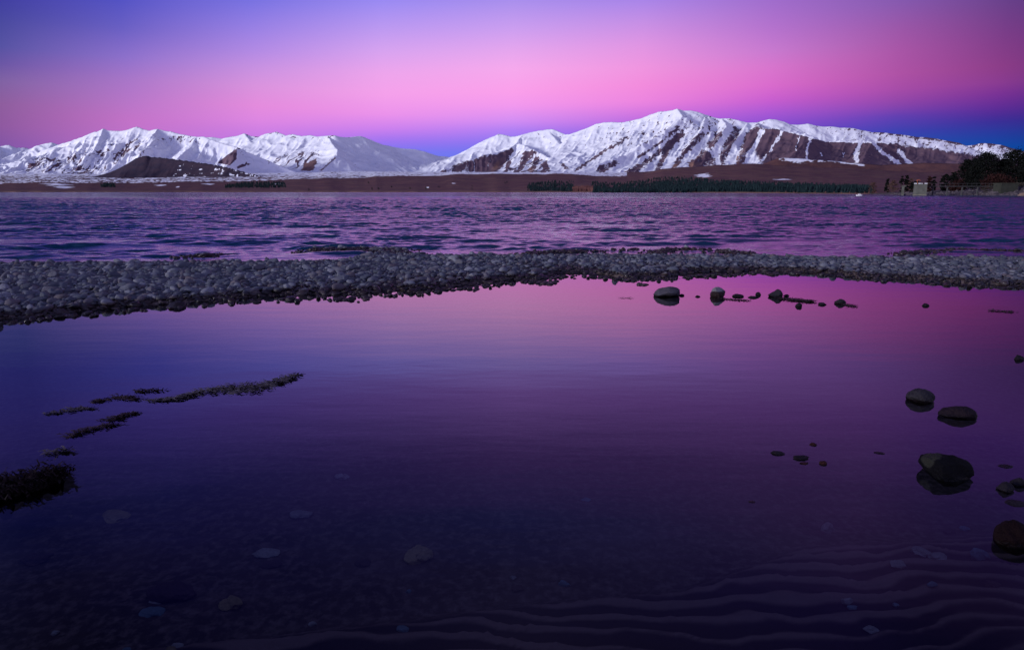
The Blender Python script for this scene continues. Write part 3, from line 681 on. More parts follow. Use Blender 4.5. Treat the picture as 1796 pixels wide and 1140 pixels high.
for i, (x, y, r, m) in enumerate(cand):
    k = int(RNG.integers(20)); tint = RNG.random()
    rz, rx, ry = RNG.uniform(0, 6.28), RNG.normal(0, .28), RNG.normal(0, .28)
    s = (r*asp[i], r*elong[i], r*flat[i])
    if i in single:
        if k not in protomesh: protomesh[k] = mesh_from('stone', PR3[k], F3, M_STONE1, link=False)
        o = bpy.data.objects.new('stone', protomesh[k]); C.objects.link(o)
        o.location = (x, y, z[i]); o.scale = s; o.rotation_euler = (rx, ry, rz)
        if m < .28: tag(o, 'dark wet rounded stone at the pool edge of the gravel bar', 'stone', 'larger wet stones along the pool edge')
        else: tag(o, 'larger dry grey rounded stone lying among the gravel of the bar', 'stone', 'larger dry stones on the gravel bar')
    else:
        W = (PR2[k]*np.array(s))@rotm(rz, rx, ry).T + np.array((x, y, z[i]))
        acc_v.append(W); acc_f.append(F2+off); acc_t.append(np.full(len(W), tint)); off += len(W)
o = mesh_from('gravel', np.concatenate(acc_v), np.concatenate(acc_f), M_STONE, attrs={'tint': np.concatenate(acc_t)})
tag(o, 'bank of small rounded grey river stones between lake and pool', 'gravel', kind='stuff')
print('stones', len(cand))

# ------------------------------------------------------------------ 5. single boulders in the pool
def boulder(name, px, py, wpx, hpx, label, mat_, seed, depth=.9, lift=0.5, tilt=(0, 0, 0), rough=.2, cuts=7, peak=0., group=None, zc=None, skewx=0.):
    """waterline front point (px,py); width and visible height in photo pixels -> real size"""
    x, y = on_plane(px, py); dist = math.hypot(math.hypot(x, y), CAM_H); fd = y*CP+CAM_H*SP
    wr = wpx*fd/F/2; hr = hpx*fd/F
    V = stone_proto(V5, seed, rough, cuts)
    q = V*5; V = V*(1+.055*fbm(q[:, 0]+q[:, 2]*.8+seed, q[:, 1]-q[:, 2]*.7, 4, seed+5))[:, None]
    V = V/np.abs(V).max(0)
    if peak: V[:, 0] = V[:, 0]*(1-peak*np.clip(V[:, 2], 0, 1))
    V[:, 0] += skewx*np.clip(V[:, 2], 0, 1)
    V = V@rotm(*tilt).T; V = V/np.abs(V).max(0)
    sE = CAM_H/dist; d_ = wr*depth; hz = hr/(1+lift)      # half height; centre is at lift*hz
    for _ in range(30):
        seen = .6*d_*sE + lift*hz + math.hypot(hz, d_*sE); hz = max(.12*wr, hz*(1+.6*(hr/seen-1)))
    V = V*np.array((wr, wr*depth, hz)) 
    o = mesh_from(name, V, F5, mat_); o.location = (x, y+wr*depth*.6, lift*hz if zc is None else zc)
    return tag(o, label, 'rock', group)
B_GREY = boulder_mat('grey_boulder', (.085, .075, .09), (.020, .013, .015), .022)
B_DARK = boulder_mat('dark_boulder', (.034, .030, .034), (.012, .008, .010), .02)
B_BROWN = boulder_mat('brown_boulder', (.020, .012, .016), (.008, .005, .007), .02)
B_BLACK = boulder_mat('black_boulder', (.016, .012, .016), (.008, .006, .009), .01, pale=None)
boulder('rock', 1171, 521, 48, 19, 'grey wedge shaped boulder in the pool, taller at its right end', B_GREY, 21, .62, .45, (0, 0, -.22), .10, 4, 0, skewx=.25)
xx, yy = on_plane(1260, 520)
B_PALE = boulder_mat('pale_boulder', (.24, .235, .23), (.025, .013, .013), .068)
boulder('rock', 1260, 521, 29, 18, 'pale topped squarish boulder with dark wet band in the pool', B_PALE, 33, .9, .4, (0, 0, .1), .12, 8, -.1)
boulder('rock', 1361, 521, 28, 14, 'dark triangular rock at the left end of a weed strip', B_DARK, 35, .8, .3, (0, 0, 0), .15, 7, .45, skewx=.35)
boulder('rock', 1476, 533, 20, 9, 'small dark domed rock trailing weed to its right', B_DARK, 37, .8, .3, (0, 0, 0), .15, 6, .2)
boulder('rock', 1619, 706, 54, 26, 'grey rounded rock in the right of the pool, upper of two neighbours', B_DARK, 43, .9, .35, (0, 0, .25), .14, 6, .15)
boulder('rock', 1687, 733, 74, 24, 'low dark brown pointed rock beside the grey rounded one', B_BROWN, 45, .6, .3, (0, 0, .12), .14, 6, .1)
xx, yy = on_plane(1667, 832); dd = math.hypot(math.hypot(xx, yy), CAM_H)
B_BIG = boulder_mat('big_black_boulder', (.0035, .003, .0045), (.002, .0018, .003), .012, pale=((xx-.085, yy+.02, .065), .045, .05, (.03, .03, .023)))
boulder('rock', 1671, 840, 88, 52, 'largest black boulder in the right of the pool with a pale patch', B_BIG, 48, .85, .35, (0, 0, .1), .16, 7, .12)
SMALL = [(1172+24, 519, 12, 4, 'tiny dark stone touching the water right of the wedge shaped boulder'), (1224, 521, 9, 3, 'tiny dark stone midway between the wedge and pale topped boulders'),
 (1296, 521, 20, 6, 'flat dark stone just right of the pale topped boulder'), (1331, 518, 11, 6, 'small stone on the weed strip left of the triangular rock'), (1322, 523, 20, 4, 'low flat stone left of the triangular rock'),
 (1380, 520, 11, 4, 'small stone touching the right of the triangular rock'), (1403, 538, 14, 7, 'small purple grey stone below the weed strip'), (1443, 535, 16, 5, 'small flat dark stone left of the small domed rock'),
 (1625, 537, 13, 5, 'lone small dark stone in the open pool at right'), (1790, 631, 18, 10, 'grey stone cut by the right edge of the photo'), (1132, 500, 16, 3, 'flat stone lying just off the gravel bar'),
 (721, 517, 12, 4, 'small dark stone off the bar edge right of centre left'), (595, 525, 7, 3, 'tiny stone off the left part of the bar edge'),
 (1545, 796, 20, 4, 'thin sliver of stone left of the largest black boulder'), (1365, 797, 24, 7, 'small blue black stone, left of the stone cluster'), (1427, 781, 14, 5, 'small reddish stone, top of the stone cluster'),
 (1409, 806, 30, 9, 'pale backed flat stone, biggest of the small cluster'), (1412, 814, 16, 4, 'thin reddish stone under the pale backed flat stone'), (1446, 814, 17, 7, 'rust coloured stone at the right of the small cluster'),
 (1768, 820, 26, 5, 'thin dark stone right of the largest black boulder'), (1768, 862, 30, 18, 'dark stone below right of the largest black boulder'), (1792, 852, 30, 16, 'dark stone cut off by the photo edge beside another stone'),
 (1320, 881, 14, 3, 'tiny dark sliver of stone low in the middle right'), (1785, 886, 40, 9, 'low blue black stone at the right edge')]
B_SM = boulder_mat('small_dark_stone', (.020, .016, .021), (.010, .007, .009), .008); B_RUST = boulder_mat('rusty_stone', (.05, .016, .014), (.03, .009, .008), .004)
for k, (px, py, wp, hp, lab) in enumerate(SMALL):
    mm = B_RUST if ('rust' in lab or 'reddish' in lab) else B_SM
    boulder('stone', px, py, wp, hp, lab, mm, 60+k, .7, .25, (0, 0, random.uniform(-.15, .15)), .18, 6, random.uniform(0, .3))['category'] = 'stone'

# submerged stones lying on the bed
B_SUB = [boulder_mat('submerged_olive', (.42, .33, .18), (.10, .08, .045), -9), boulder_mat('submerged_blue', (.20, .30, .36), (.2, .3, .36), -9), boulder_mat('submerged_pale', (.42, .40, .38), (.3, .3, .3), -9), boulder_mat('submerged_brown', (.10, .065, .065), (.05, .03, .03), -9)]
SUB = [(738, 976, 60, 36, 0, 'rounded olive stone under water, low centre left'), (636, 986, 30, 16, 3, 'faint brown stone under water left of the olive stone'), (466, 968, 50, 14, 2, 'thin pale edged stone under water, upper of a pair'), (474, 988, 36, 16, 3, 'dark stone under water, lower of a pair'),
 (530, 902, 42, 20, 2, 'angular pale grey stone under water, left of centre'), (300, 1040, 84, 44, 3, 'big dark stone under water at the lower left with white spots'), (272, 1052, 26, 14, 2, 'small pale stone against the big dark submerged one'), (267, 1070, 46, 14, 1, 'blue stone under water just below the big dark submerged one'),
 (405, 1060, 46, 30, 0, 'stone with pale rim under water right of the big dark submerged one'), (1451, 928, 28, 30, 2, 'upright pale stone under water on the rippled silt'), (1612, 968, 40, 22, 2, 'pale oval stone under water, left half of a touching pair'), (1642, 974, 34, 18, 2, 'pale slanted stone under water, right half of a touching pair'),
 (1575, 988, 32, 14, 2, 'small pale oval stone under water below the touching pair'), (1715, 974, 40, 24, 1, 'blue grey rounded stone under water at the right'), (1634, 1022, 22, 12, 1, 'small blue stone under water in the lower right'), (1742, 1024, 30, 18, 3, 'dark stone under water near the right edge'),
 (1484, 1054, 24, 18, 2, 'dim pale stone on the ripples, lower right'), (1494, 1062, 20, 8, 1, 'thin pale stone just below the dim one on the ripples'), (1572, 1058, 12, 6, 1, 'tiny pale fleck stone in the lower right'), (1528, 1102, 30, 14, 2, 'pale streaked stone near the bottom right'),
 (907, 1030, 30, 16, 3, 'ragged black stone beside the ripples, bottom centre'), (990, 1022, 20, 14, 1, 'blue grey stone at the end of a silt ridge'), (900, 1010, 14, 5, 2, 'tiny pale stone above the ragged black one'), (717, 1034, 12, 7, 1, 'tiny blue stone at the tip of a ripple'), (707, 1100, 24, 12, 1, 'small blue stone near the bottom centre left'),
 (95, 1108, 16, 12, 2, 'white blurred stone near the bottom left corner'), (310, 1128, 24, 14, 2, 'grey stone at the bottom edge, left'), (300, 1136, 24, 12, 0, 'olive stone at the bottom edge, left'), (222, 1136, 16, 10, 1, 'pale blue stone at the bottom edge, left'), (548, 1090, 16, 10, 2, 'small pink white stone on a ripple'), (124, 904, 14, 8, 0, 'tiny olive fleck of stone at the left'), (60, 978, 60, 20, 3, 'black stone under water at the left'),
 (1390, 962, 0, 0, 3, ''), (600, 835, 30, 14, 2, 'faint pale stone under water in the middle left'), (200, 905, 60, 14, 0, 'faint flat olive stone under water at the left'), (1028, 874, 22, 6, 1, 'faint blue stone under water in the centre'), (1666, 930, 22, 14, 3, 'dark stone under water on the right hand ripples'), (1693, 926, 18, 14, 1, 'blue dark stone beside another on the right hand ripples')]
for k, (px, py, wp, hp, mi, lab) in enumerate(SUB):
    if not wp: continue
    x, y = on_plane(px, py, -.12); zb = float(ground_h(np.array([x]), np.array([y]))[0])
    for _ in range(3):
        x, y = on_plane(px, py, zb+.01); zb = float(ground_h(np.array([x]), np.array([y]))[0])
    dist = y*CP+CAM_H*SP; wr = wp*dist/F/2; hz = max(.008, hp*dist/F*.42)
    V = stone_proto(V3 if wp < 30 else V5, 200+k, .45, 10); V = V/np.abs(V).max(0)*np.array((wr, wr*.7, hz))
    hz = min(hz, max(.01, (-.006-zb)*(.82 if k in (0, 5, 8) else .62))); V[:, 2] *= hz/np.abs(V[:, 2]).max(); V[:, 0] += .35*V[:, 1]*math.sin(k*2.3)
    o = mesh_from('stone', V, F3 if wp < 30 else F5, B_SUB[mi]); o.location = (x, y, zb+hz*.45); o.rotation_euler.z = random.uniform(-.3, .3)
    tag(o, lab, 'stone')

# ------------------------------------------------------------------ 6. water weed breaking the surface
M_WEED = simple('water_weed', (.12, .098, .098), .7, .5, 30, .004); M_WEED2 = simple('red_brown_weed', (.060, .036, .038), .7, .5, 30, .004); M_BLACKWEED = simple('dark_weed', (.014, .005, .006), .8, .5, 20)
def weed(name, path, wid, label, mat_, nstr, zt=.025, seed=0, cat='water weed', blade=(.02, .07), flatness=.22, prof=(.12, .75, 1, .9, .2)):
    """a low wet mat with many short strands lying on and poking out of it; path/width in plan"""
    r = np.random.default_rng(seed); P = [on_plane(*p) for p in path]
    L = [0]
    for a, b_ in zip(P, P[1:]): L.append(L[-1]+math.dist(a, b_))
    xs = [p[0] for p in P]; ys = [p[1] for p in P]
    nu, nv = 90, 17; V = []
    for j in range(nv):
        v = j/(nv-1)*2-1
        for i in range(nu):
            u = i/(nu-1); s = u*L[-1]; x = np.interp(s, L, xs); y = np.interp(s, L, ys) + wid*.5*(float(vnoise(u*11, seed, 5))-.5)
            w_ = wid*np.interp(u, np.linspace(0, 1, 5), prof)*(.35+1.3*float(vnoise(u*8+seed, (j > 8)*7.0+3, seed)))
            yy = y + v*w_; xx = x
            zz = zt*(1-v*v)*(.35+1.5*float(vnoise(xx*14, yy*22, seed+3))) - zt*(.30+1.5*float(vnoise(xx*11, yy*22, seed+8)))
            if abs(v) > .99 or i in (0, nu-1): zz = -.03
            V.append((xx, yy, zz))
    base = np.array(V); fc = list(map(tuple, grid_faces(nu, nv)))
    V = [tuple(v) for v in V]
    for _ in range(nstr):
        u = r.uniform(0.02, .98); s = u*L[-1]; x = np.interp(s, L, xs); y = np.interp(s, L, ys)
        w_ = wid*np.interp(u, np.linspace(0, 1, 5), prof)*.95
        x += r.normal(0, .02); y += r.normal(0, .45)*w_
        ln = r.uniform(*blade); a = r.normal(.25, .5) + (math.pi if r.random() < .4 else 0); up = r.uniform(0, flatness)*ln
        hw = r.uniform(.0015, .0045); ca, sa = math.cos(a)*ln, math.sin(a)*ln*.8
        nx, ny = -math.sin(a)*hw, math.cos(a)*hw; z0 = r.uniform(0, zt*.8); k = len(V)
        V += [(x-nx, y-ny, z0-.006), (x+nx, y+ny, z0-.006), (x+ca*.5+nx, y+sa*.5+ny, z0+up), (x+ca*.5-nx, y+sa*.5-ny, z0+up+hw), (x+ca, y+sa, z0+up*.4), (x+ca+nx*.2, y+sa+ny*.2, z0+up*.4)]
        fc += [(k, k+1, k+2, k+3), (k+3, k+2, k+5, k+4)]
    o = mesh_from(name, V, fc, mat_); return tag(o, label, cat)
weed('weed_mat', [(262, 704), (310, 700), (350, 688), (400, 682), (450, 680), (490, 670), (520, 660)], .20, 'largest mat of brown water weed breaking the pool surface at left', M_WEED, 1200, .010, 1, blade=(.02, .06), flatness=.10, prof=(.08, .35, .7, .9, .75))
weed('weed_mat', [(238, 687), (262, 686), (286, 684)], .012, 'thin dark sliver of weed left of the largest weed mat', M_WEED2, 60, .012, 2)
weed('weed_mat', [(82, 727), (110, 722), (135, 717), (158, 717)], .05, 'wispy weed strip, leftmost of the smaller mats', M_WEED, 150, .010, 3, blade=(.015, .05), flatness=.1)
weed('weed_mat', [(160, 706), (190, 700), (215, 697), (242, 702)], .07, 'weed tuft between the leftmost strip and the largest mat', M_WEED2, 210, .010, 4, blade=(.015, .05), flatness=.1)
weed('weed_mat', [(186, 738), (205, 733), (222, 728), (238, 724)], .055, 'weed clump below the tuft near the largest mat', M_WEED2, 190, .010, 5, blade=(.015, .05), flatness=.1)
weed('weed_mat', [(118, 768), (140, 758), (165, 752), (205, 744)], .05, 'long low weed strip, lowest of the smaller mats', M_WEED2, 210, .010, 6, blade=(.015, .05), flatness=.1)
weed('weed_mat', [(84, 797), (100, 793), (122, 790)], .014, 'tiny weed sliver above the black tuft at the left edge', M_WEED, 50, .014, 7)
weed('weed_mat', [(1366, 524), (1385, 526), (1405, 528), (1428, 530)], .07, 'weed strip running right from the triangular rock', M_WEED2, 500, .02, 8)
weed('weed_mat', [(1262, 524), (1285, 526), (1310, 528)], .05, 'thin weed scatter below the pale topped boulder', M_WEED2, 160, .008, 9)
weed('weed_mat', [(1480, 534), (1488, 536), (1498, 538)], .03, 'short weed tail right of the small domed rock', M_WEED2, 100, .012, 10)
weed('weed_mat', [(1736, 545), (1750, 546), (1762, 547), (1782, 548)], .03, 'thin dark weed scrap in the open pool near the right edge', M_WEED2, 90, .012, 11)
weed('weed_mat', [(1090, 523), (1098, 523), (1106, 523)], .012, 'tiny weed speck left of the wedge shaped boulder', M_WEED2, 20, .008, 12)
weed('weed_clump', [(-60, 868), (-10, 862), (40, 856), (80, 848), (112, 838)], .17, 'black shaggy weed clump at the left edge of the photo', M_BLACKWEED, 2600, .06, 13, blade=(.02, .05), flatness=.5)
B_RED = boulder_mat('dark_red_rock', (.009, .0025, .003), (.005, .002, .002), .015)
boulder('rock', 1790, 958, 74, 48, 'dark reddish rock cut off by the right edge low in the photo', B_RED, 91, .7, .3, (0, 0, .1), .16, 8, .1)

# ------------------------------------------------------------------ 7. far shore: wood, lone trees, hut
hb = bvh_of(bpy.data.objects['hills'])
def hill_at(px, D):
    a, _ = ray(px, 337); x = float(a)*D; h = hb.ray_cast(Vector((x, D, 3000)), Vector((0, 0, -1)))
    return x, D, (h[0].z if h[0] else 0.)
def conifer_geo(h, r, tiers, sides, rng, trunk=.1):
    V, Fc = [], []
    for t_ in range(tiers):
        z0 = h*(trunk + (1-trunk)*t_/tiers*.95); z1 = min(h, z0+h*(1-trunk)/tiers*1.9); rr = r*(1-t_/tiers)**.8*rng.uniform(.85, 1.15)+.03*r
        k = len(V); V.append((0, 0, z1))
        for s in range(sides):
            a = 2*math.pi*s/sides + rng.uniform(-.25, .25) + t_; q = rr*(rng.uniform(.55, 1.15))
            V.append((q*math.cos(a), q*math.sin(a), z0 - rng.uniform(0, .25)*q))
        for s in range(sides): Fc.append((k, k+1+s, k+1+(s+1) % sides))
    return np.array(V), np.array(Fc)
rg = np.random.default_rng(5); CONP = [conifer_geo(1, .2, 5, 7, rg) for _ in range(10)]
def wood(name, label, zones, mat_, hh=(7, 11), wid=1.0):
    av, af, off = [], [], 0
    for (x0, x1, n, topfn, D0, D1) in zones:
        for _ in range(n):
            px = rg.uniform(x0, x1); lo = max(D0, shoreD(px)*1.04); f = rg.random()**1.2
            D = lo*((D1/lo)**f); x, y, zg = hill_at(px, D)
            sy = project(x, y, zg)[1]; ty = topfn(px)
            h = rg.uniform(*hh)*(D/1500)**.35
            if project(x, y, zg+h)[1] < ty-1.0: continue
            V, Fc = CONP[rg.integers(10)]; c, s = math.cos(rg.uniform(0, 6.28)), 0
            a = rg.uniform(0, 6.28); W = V@np.array([[math.cos(a), math.sin(a), 0], [-math.sin(a), math.cos(a), 0], [0, 0, 1]])*np.array((h*wid, h*wid, h)) + np.array((x, y, zg-.3))
            av.append(W); af.append(Fc+off); off += len(W)
    o = mesh_from(name, np.concatenate(av), np.concatenate(af), mat_, smooth=False); return tag(o, label, 'wood', kind='stuff')
WTOP = lambda px: np.interp(px, [880, 925, 940, 960, 1000, 1040, 1060, 1100, 1150, 1165, 1200, 1250, 1350, 1450, 1530], [328, 323, 318, 316, 315, 316, 313, 312, 308, 304, 308, 314, 317, 320, 323])
def wtop_gap(px): return 400 if 1006 < px < 1037 else WTOP(px)
wood('wood', 'long dark green conifer wood along the far shore', [(925, 1300, 2400, wtop_gap, 900, 2600), (1150, 1530, 2400, WTOP, 400, 2000), (1040, 1530, 1500, lambda p: max(WTOP(p), 322), 380, 900)], M_FOREST, (3, 9.5), 1.5)
wood('wood', 'patch of bare reddish larches inside the conifer wood', [(1004, 1040, 420, lambda p: 320, 1100, 1700)], M_LARCH, (6, 9), 1.5)
wood('wood', 'dark flat plantation strip on the plain at left', [(396, 502, 420, lambda p: np.interp(p, [396, 430, 502], [323, 318, 317]), 2300, 3600)], M_FOREST, (9, 12))
wood('wood', 'small dark plantation at the foot of the dark hill', [(178, 203, 90, lambda p: 319, 2600, 3600)], M_FOREST, (9, 12))
wood('shrub_belt', 'belt of low rusty shrubs on the far bank', [(1050, 1540, 700, lambda p: np.interp(p, [1050, 1300, 1540], [333.5, 335, 335]), 300, 900)], M_LARCH, (1.5, 2.6), 2.2)

def leafy_geo(h, r, n, rng, leaf=.35, shape='dome', lean=0., zb=.08):
    """small randomly turned faces clustered in clumps through the crown volume"""
    V, Fc = [], []; cl = []
    nc = max(10, n//26)
    for _ in range(nc):
        t = rng.uniform(zb, 1)
        if shape == 'cone': R = r*(1.02-t)**.75*rng.uniform(.5, 1.08)
        elif shape == 'column': R = r*math.sqrt(max(.02, 1-abs(2*t-.9)**3))*rng.uniform(.3, 1.05)
        else: R = r*math.sqrt(max(.03, 1-((t-.42)/.60)**2))*rng.uniform(.3, 1.05)
        a = rng.uniform(0, 6.28); cl.append((R*math.cos(a)+lean*t*h, R*math.sin(a), t*h, r*rng.uniform(.10, .24)))
    for _ in range(n):
        cx, cy, cz_, cr = cl[rng.integers(nc)]; d = rng.normal(size=3)*cr*np.array((1, 1, .6))
        n1 = rng.normal(size=3); n1 /= np.linalg.norm(n1); n2 = np.cross(n1, rng.normal(size=3)); n2 /= np.linalg.norm(n2)
        s = leaf*rng.uniform(.6, 1.3); c = np.array((cx, cy, min(cz_, h*.99)))+d; k = len(V)
        V += [c-n1*s, c-n2*s*.5, c+n1*s, c+n2*s*.5]; Fc.append((k, k+1, k+2, k+3))
    return np.array(V), np.array(Fc)
def trunk_geo(h, r, rng, limbs=5, lean=0.):
    V, Fc = [], []
    def tube(p0, p1, r0, r1, n=6, seg=4):
        p0, p1 = np.array(p0, float), np.array(p1, float); d = p1-p0; u = np.cross(d, (0.3, 1, .1)); u /= np.linalg.norm(u); v = np.cross(d, u); v /= np.linalg.norm(v)
        k = len(V)
        for j in range(seg+1):
            f = j/seg; c = p0+d*f+rng.normal(size=3)*r0*.25*(0 < j < seg); rr = r0+(r1-r0)*f
            for i in range(n): a = 6.283*i/n; V.append(tuple(c+(u*math.cos(a)+v*math.sin(a))*rr))
        for j in range(seg):
            for i in range(n): Fc.append((k+j*n+i, k+j*n+(i+1) % n, k+(j+1)*n+(i+1) % n, k+(j+1)*n+i))
    tube((0, 0, -.3), (lean*h*.85, 0, h*.85), r, r*.2)
    for _ in range(limbs):
        t = rng.uniform(.2, .75); a = rng.uniform(0, 6.28); L = h*.26*(1.1-t)
        tube((lean*t*h, 0, t*h), (lean*t*h+L*math.cos(a), L*math.sin(a), t*h+L*.6), r*.45, r*.1, 5, 2)
    return np.array(V), np.array(Fc)
def tree(name, loc, h, r, label, mat_, n=1500, shape='dome', leaf=.3, cat='tree', group=None, seed=0, lean=0., limbs=6, trunk=True):
    rng = np.random.default_rng(seed); root = empty(name, loc, label, cat, group)
    V, Fc = leafy_geo(h, r, n, rng, leaf, shape, lean); mesh_from('crown', V, Fc, mat_, root, smooth=False)
    if trunk:
        V, Fc = trunk_geo(h, max(.04, h*.022), rng, limbs, lean); mesh_from('trunk', V, Fc, M_BARK, root)
    return root
for k, (px, base, hp, rp, sh, lab) in enumerate([(747, 333.5, 6.5, 2.2, 'dome', 'small dark round tree left of the hut on the plain'), (828, 334, 8, 2.6, 'cone', 'lone dark conifer on the far shore right of the hut'), (653, 333.5, 4, 1.6, 'dome', 'small dark bush on the far shore, leftmost of a scattered few'),
      (665, 334, 5, 2., 'dome', 'small dark tree just right of the leftmost bush'), (687, 330, 2.6, 1.4, 'dome', 'tiny bush high on the slope'), (720, 333, 3.4, 1.5, 'dome', 'tiny bush between the small tree and the hut'), (542, 335, 4, 2., 'dome', 'tiny dark bush at the water on the left half of the far shore'),
      (647, 323, 4, 2, 'dome', 'small bush up on the moraine slope'), (770, 332, 3, 1.4, 'dome', 'tiny bush right of the hut'), (887, 323, 4, 3.5, 'dome', 'dark bush on the slope before the conifer wood'), (928, 331, 6, 2.6, 'cone', 'small conifer standing alone before the wood'), (938, 333, 7, 3, 'cone', 'conifer at the left end of the wood')]):
    D = 1650 if base > 332.5 else 2100
    for _ in range(40):
        x, y, zg = hill_at(px, D)
        if project(x, y, zg)[1] < base or D > 3800: break
        D *= 1.02
    tree('conifer' if sh == 'cone' else 'bush', (x, y, zg), hp*D/F, rp*D/F, lab, M_FOREST, 160, sh, .55*D/1600, 'tree' if sh == 'cone' else 'bush', seed=700+k, limbs=2)
# hut
M_HUTW = simple('hut_wall', (.05, .035, .035), .8, .3, 2); M_HUTR = simple('snowy_roof', (.7, .7, .76), .7, .1, 2)
def box(V, Fc, x0, x1, y0, y1, z0, z1):
    k = len(V); V += [(x0, y0, z0), (x1, y0, z0), (x1, y1, z0), (x0, y1, z0), (x0, y0, z1), (x1, y0, z1), (x1, y1, z1), (x0, y1, z1)]
    Fc += [(k, k+3, k+2, k+1), (k+4, k+5, k+6, k+7), (k, k+1, k+5, k+4), (k+1, k+2, k+6, k+5), (k+2, k+3, k+7, k+6), (k+3, k, k+4, k+7)]
x, y, zg = hill_at(748.5, 1900)
hut = empty('hut', (x+2, y+6, zg), 'tiny hut with pale roof on the far shore', 'hut')
V, Fc = [], []; box(V, Fc, -3.2, 3.2, -2.5, 2.5, -1, 3.2); mesh_from('wall', V, Fc, M_HUTW, hut, smooth=False)
V = [(-3.8, -3.1, 3.1), (3.8, -3.1, 3.1), (3.8, 3.1, 3.1), (-3.8, 3.1, 3.1), (-3.8, 0, 5.4), (3.8, 0, 5.4), (-3.8, -3.1, 3.35), (3.8, -3.1, 3.35)]
mesh_from('roof', V, [(0, 1, 5, 4), (3, 4, 5, 2), (0, 3, 2, 1), (0, 4, 3, 3), (1, 2, 5, 5)][:3], M_HUTR, hut, smooth=False)

# ------------------------------------------------------------------ 8. near right shore: bank, trees, gauge tower and jetty
M_BANK = simple('stony_bank', (.055, .042, .045), .9, .6, .6, .1)
pxs = np.arange(1500, 2300, 2.0); us = np.linspace(0, 1, 60)
PX, U = np.meshgrid(pxs, us)
DS = np.interp(PX, [1500, 1555, 1575, 1640, 1720, 1800, 2300], [330, 262, 250, 245, 226, 215, 190]) + 3*fbm(PX/12, 0*PX, 3, 800)
Dg = DS + U*np.interp(PX, [1500, 1600, 2300], [60, 110, 160]); Xb = ((PX-898)/(F*CP))*Dg; hmax = np.interp(PX, [1500, 1540, 1600, 1700, 1740, 1800, 2300], [.0, .8, 1.1, 1.9, 3.2, 3.6, 6])
Zb = -.8 + (hmax+.8)*sstep(0, .22, U) + .45*fbm(Xb/2.2, Dg/2.2, 4, 801)*sstep(0, .1, U) + 2.*sstep(.3, 1, U)*sstep(1560, 1700, PX)
Zb = np.where(U > .985, -1.5, Zb)
bank = mesh_from('bank', np.stack([Xb, Dg, Zb], -1).reshape(-1, 3), grid_faces(len(pxs), len(us)), M_BANK)
tag(bank, 'low stony bank on the near right shore', kind='structure'); bb = bvh_of(bank)
def bank_at(px, D):
    x = (px-898)/(F*CP)*D; h = bb.ray_cast(Vector((x, D, 500)), Vector((0, 0, -1))); return (x, D, h[0].z if h[0] else .3)
pp = 1/F
TR = [ # px, top y, base y, half width px, D, shape, mat, label, name
 (1555, 311, 336, 3.5, 285, 'column', M_CONIF, 'thin dark conifer, left of a close pair on the near right shore', 'conifer'),
 (1563, 309, 337, 4.5, 285, 'cone', M_CONIF, 'taller dark conifer, right of the close pair', 'conifer'),
 (1577, 320, 336, 8, 280, 'dome', M_CONIF, 'dark bushy tree between the conifer pair and the concrete tower', 'tree'),
 (1531, 315, 337, 4, 320, 'cone', M_CONIF, 'narrow dark conifer at the right end of the far wood', 'conifer'),
 (1542, 318, 338, 8, 310, 'dome', M_TANTREE, 'bare tan tree left of the conifer pair', 'tree'),
 (1571, 315, 337, 6, 300, 'dome', M_TANTREE, 'bare brown tree behind the conifer pair', 'tree'),
 (1507, 321, 338, 6, 360, 'dome', M_TANTREE, 'leftmost bare tan tree on the near right shore', 'tree'),
 (1601, 311, 336, 5, 290, 'cone', M_REDTREE, 'rusty red conifer left behind the concrete tower', 'conifer'),
 (1609, 311, 336, 4, 295, 'column', M_CONIF, 'dark narrow tree directly above the concrete tower', 'conifer'),
 (1628, 307, 334, 7, 300, 'dome', M_CONIF, 'low dark tree just right of the concrete tower', 'tree'),
 (1641, 305, 334, 8, 296, 'dome', M_CONIF, 'dark tree between the low tree and the big group', 'tree'),
 (1661, 284, 334, 11, 290, 'column', M_CONIF, 'tall dark tree at the left side of the big group', 'tree'),
 (1693, 273, 334, 22, 285, 'dome', M_CONIF, 'broad domed dark tree, left giant of the big group', 'tree'),
 (1676, 282, 334, 12, 288, 'dome', M_CONIF, 'dark tree filling the left flank of the broad domed one', 'tree'),
 (1740, 269, 334, 25, 284, 'dome', M_CONIF, 'tallest broad dark tree in the middle of the big group', 'tree'),
 (1722, 285, 334, 16, 290, 'dome', M_CONIF, 'dark tree in the dip between the two broad giants', 'tree'),
 (1756, 272, 334, 9, 286, 'cone', M_CONIF, 'pointed conifer on the shoulder of the tallest tree', 'conifer'),
 (1772, 277, 334, 12, 288, 'cone', M_CONIF, 'pointed conifer right of the tallest tree', 'conifer'),
 (1790, 270, 334, 14, 284, 'cone', M_CONIF, 'dark conifer at the right edge of the photo', 'conifer'),
 (1781, 290, 334, 16, 292, 'dome', M_CONIF, 'low dark tree filling between the two rightmost conifers', 'tree'),
 (1716, 309, 331, 22, 262, 'dome', M_REDTREE, 'rusty red bare bush in front of the dark trees', 'bush'),
 (1650, 318, 332, 12, 270, 'dome', M_REDTREE, 'dim rusty bush behind the jetty', 'bush'),
 (1590, 326, 336, 9, 268, 'dome', M_TANTREE, 'low tan bush left of the concrete tower', 'bush')]
for k, (px, ty, by, wp, D, sh, mm, lab, nm) in enumerate(TR):
    loc = bank_at(px, D); top = CAM_H + (HORIZ-ty)*D/F; h = top-loc[2]
    r = wp*D/F; n = int(np.clip(h*r*130, 500, 8000))
    tree(nm, loc, h, r, lab, mm, n, sh, .34 if mm is not M_TANTREE else .2, 'bush' if nm == 'bush' else 'tree', seed=900+k, trunk=True)
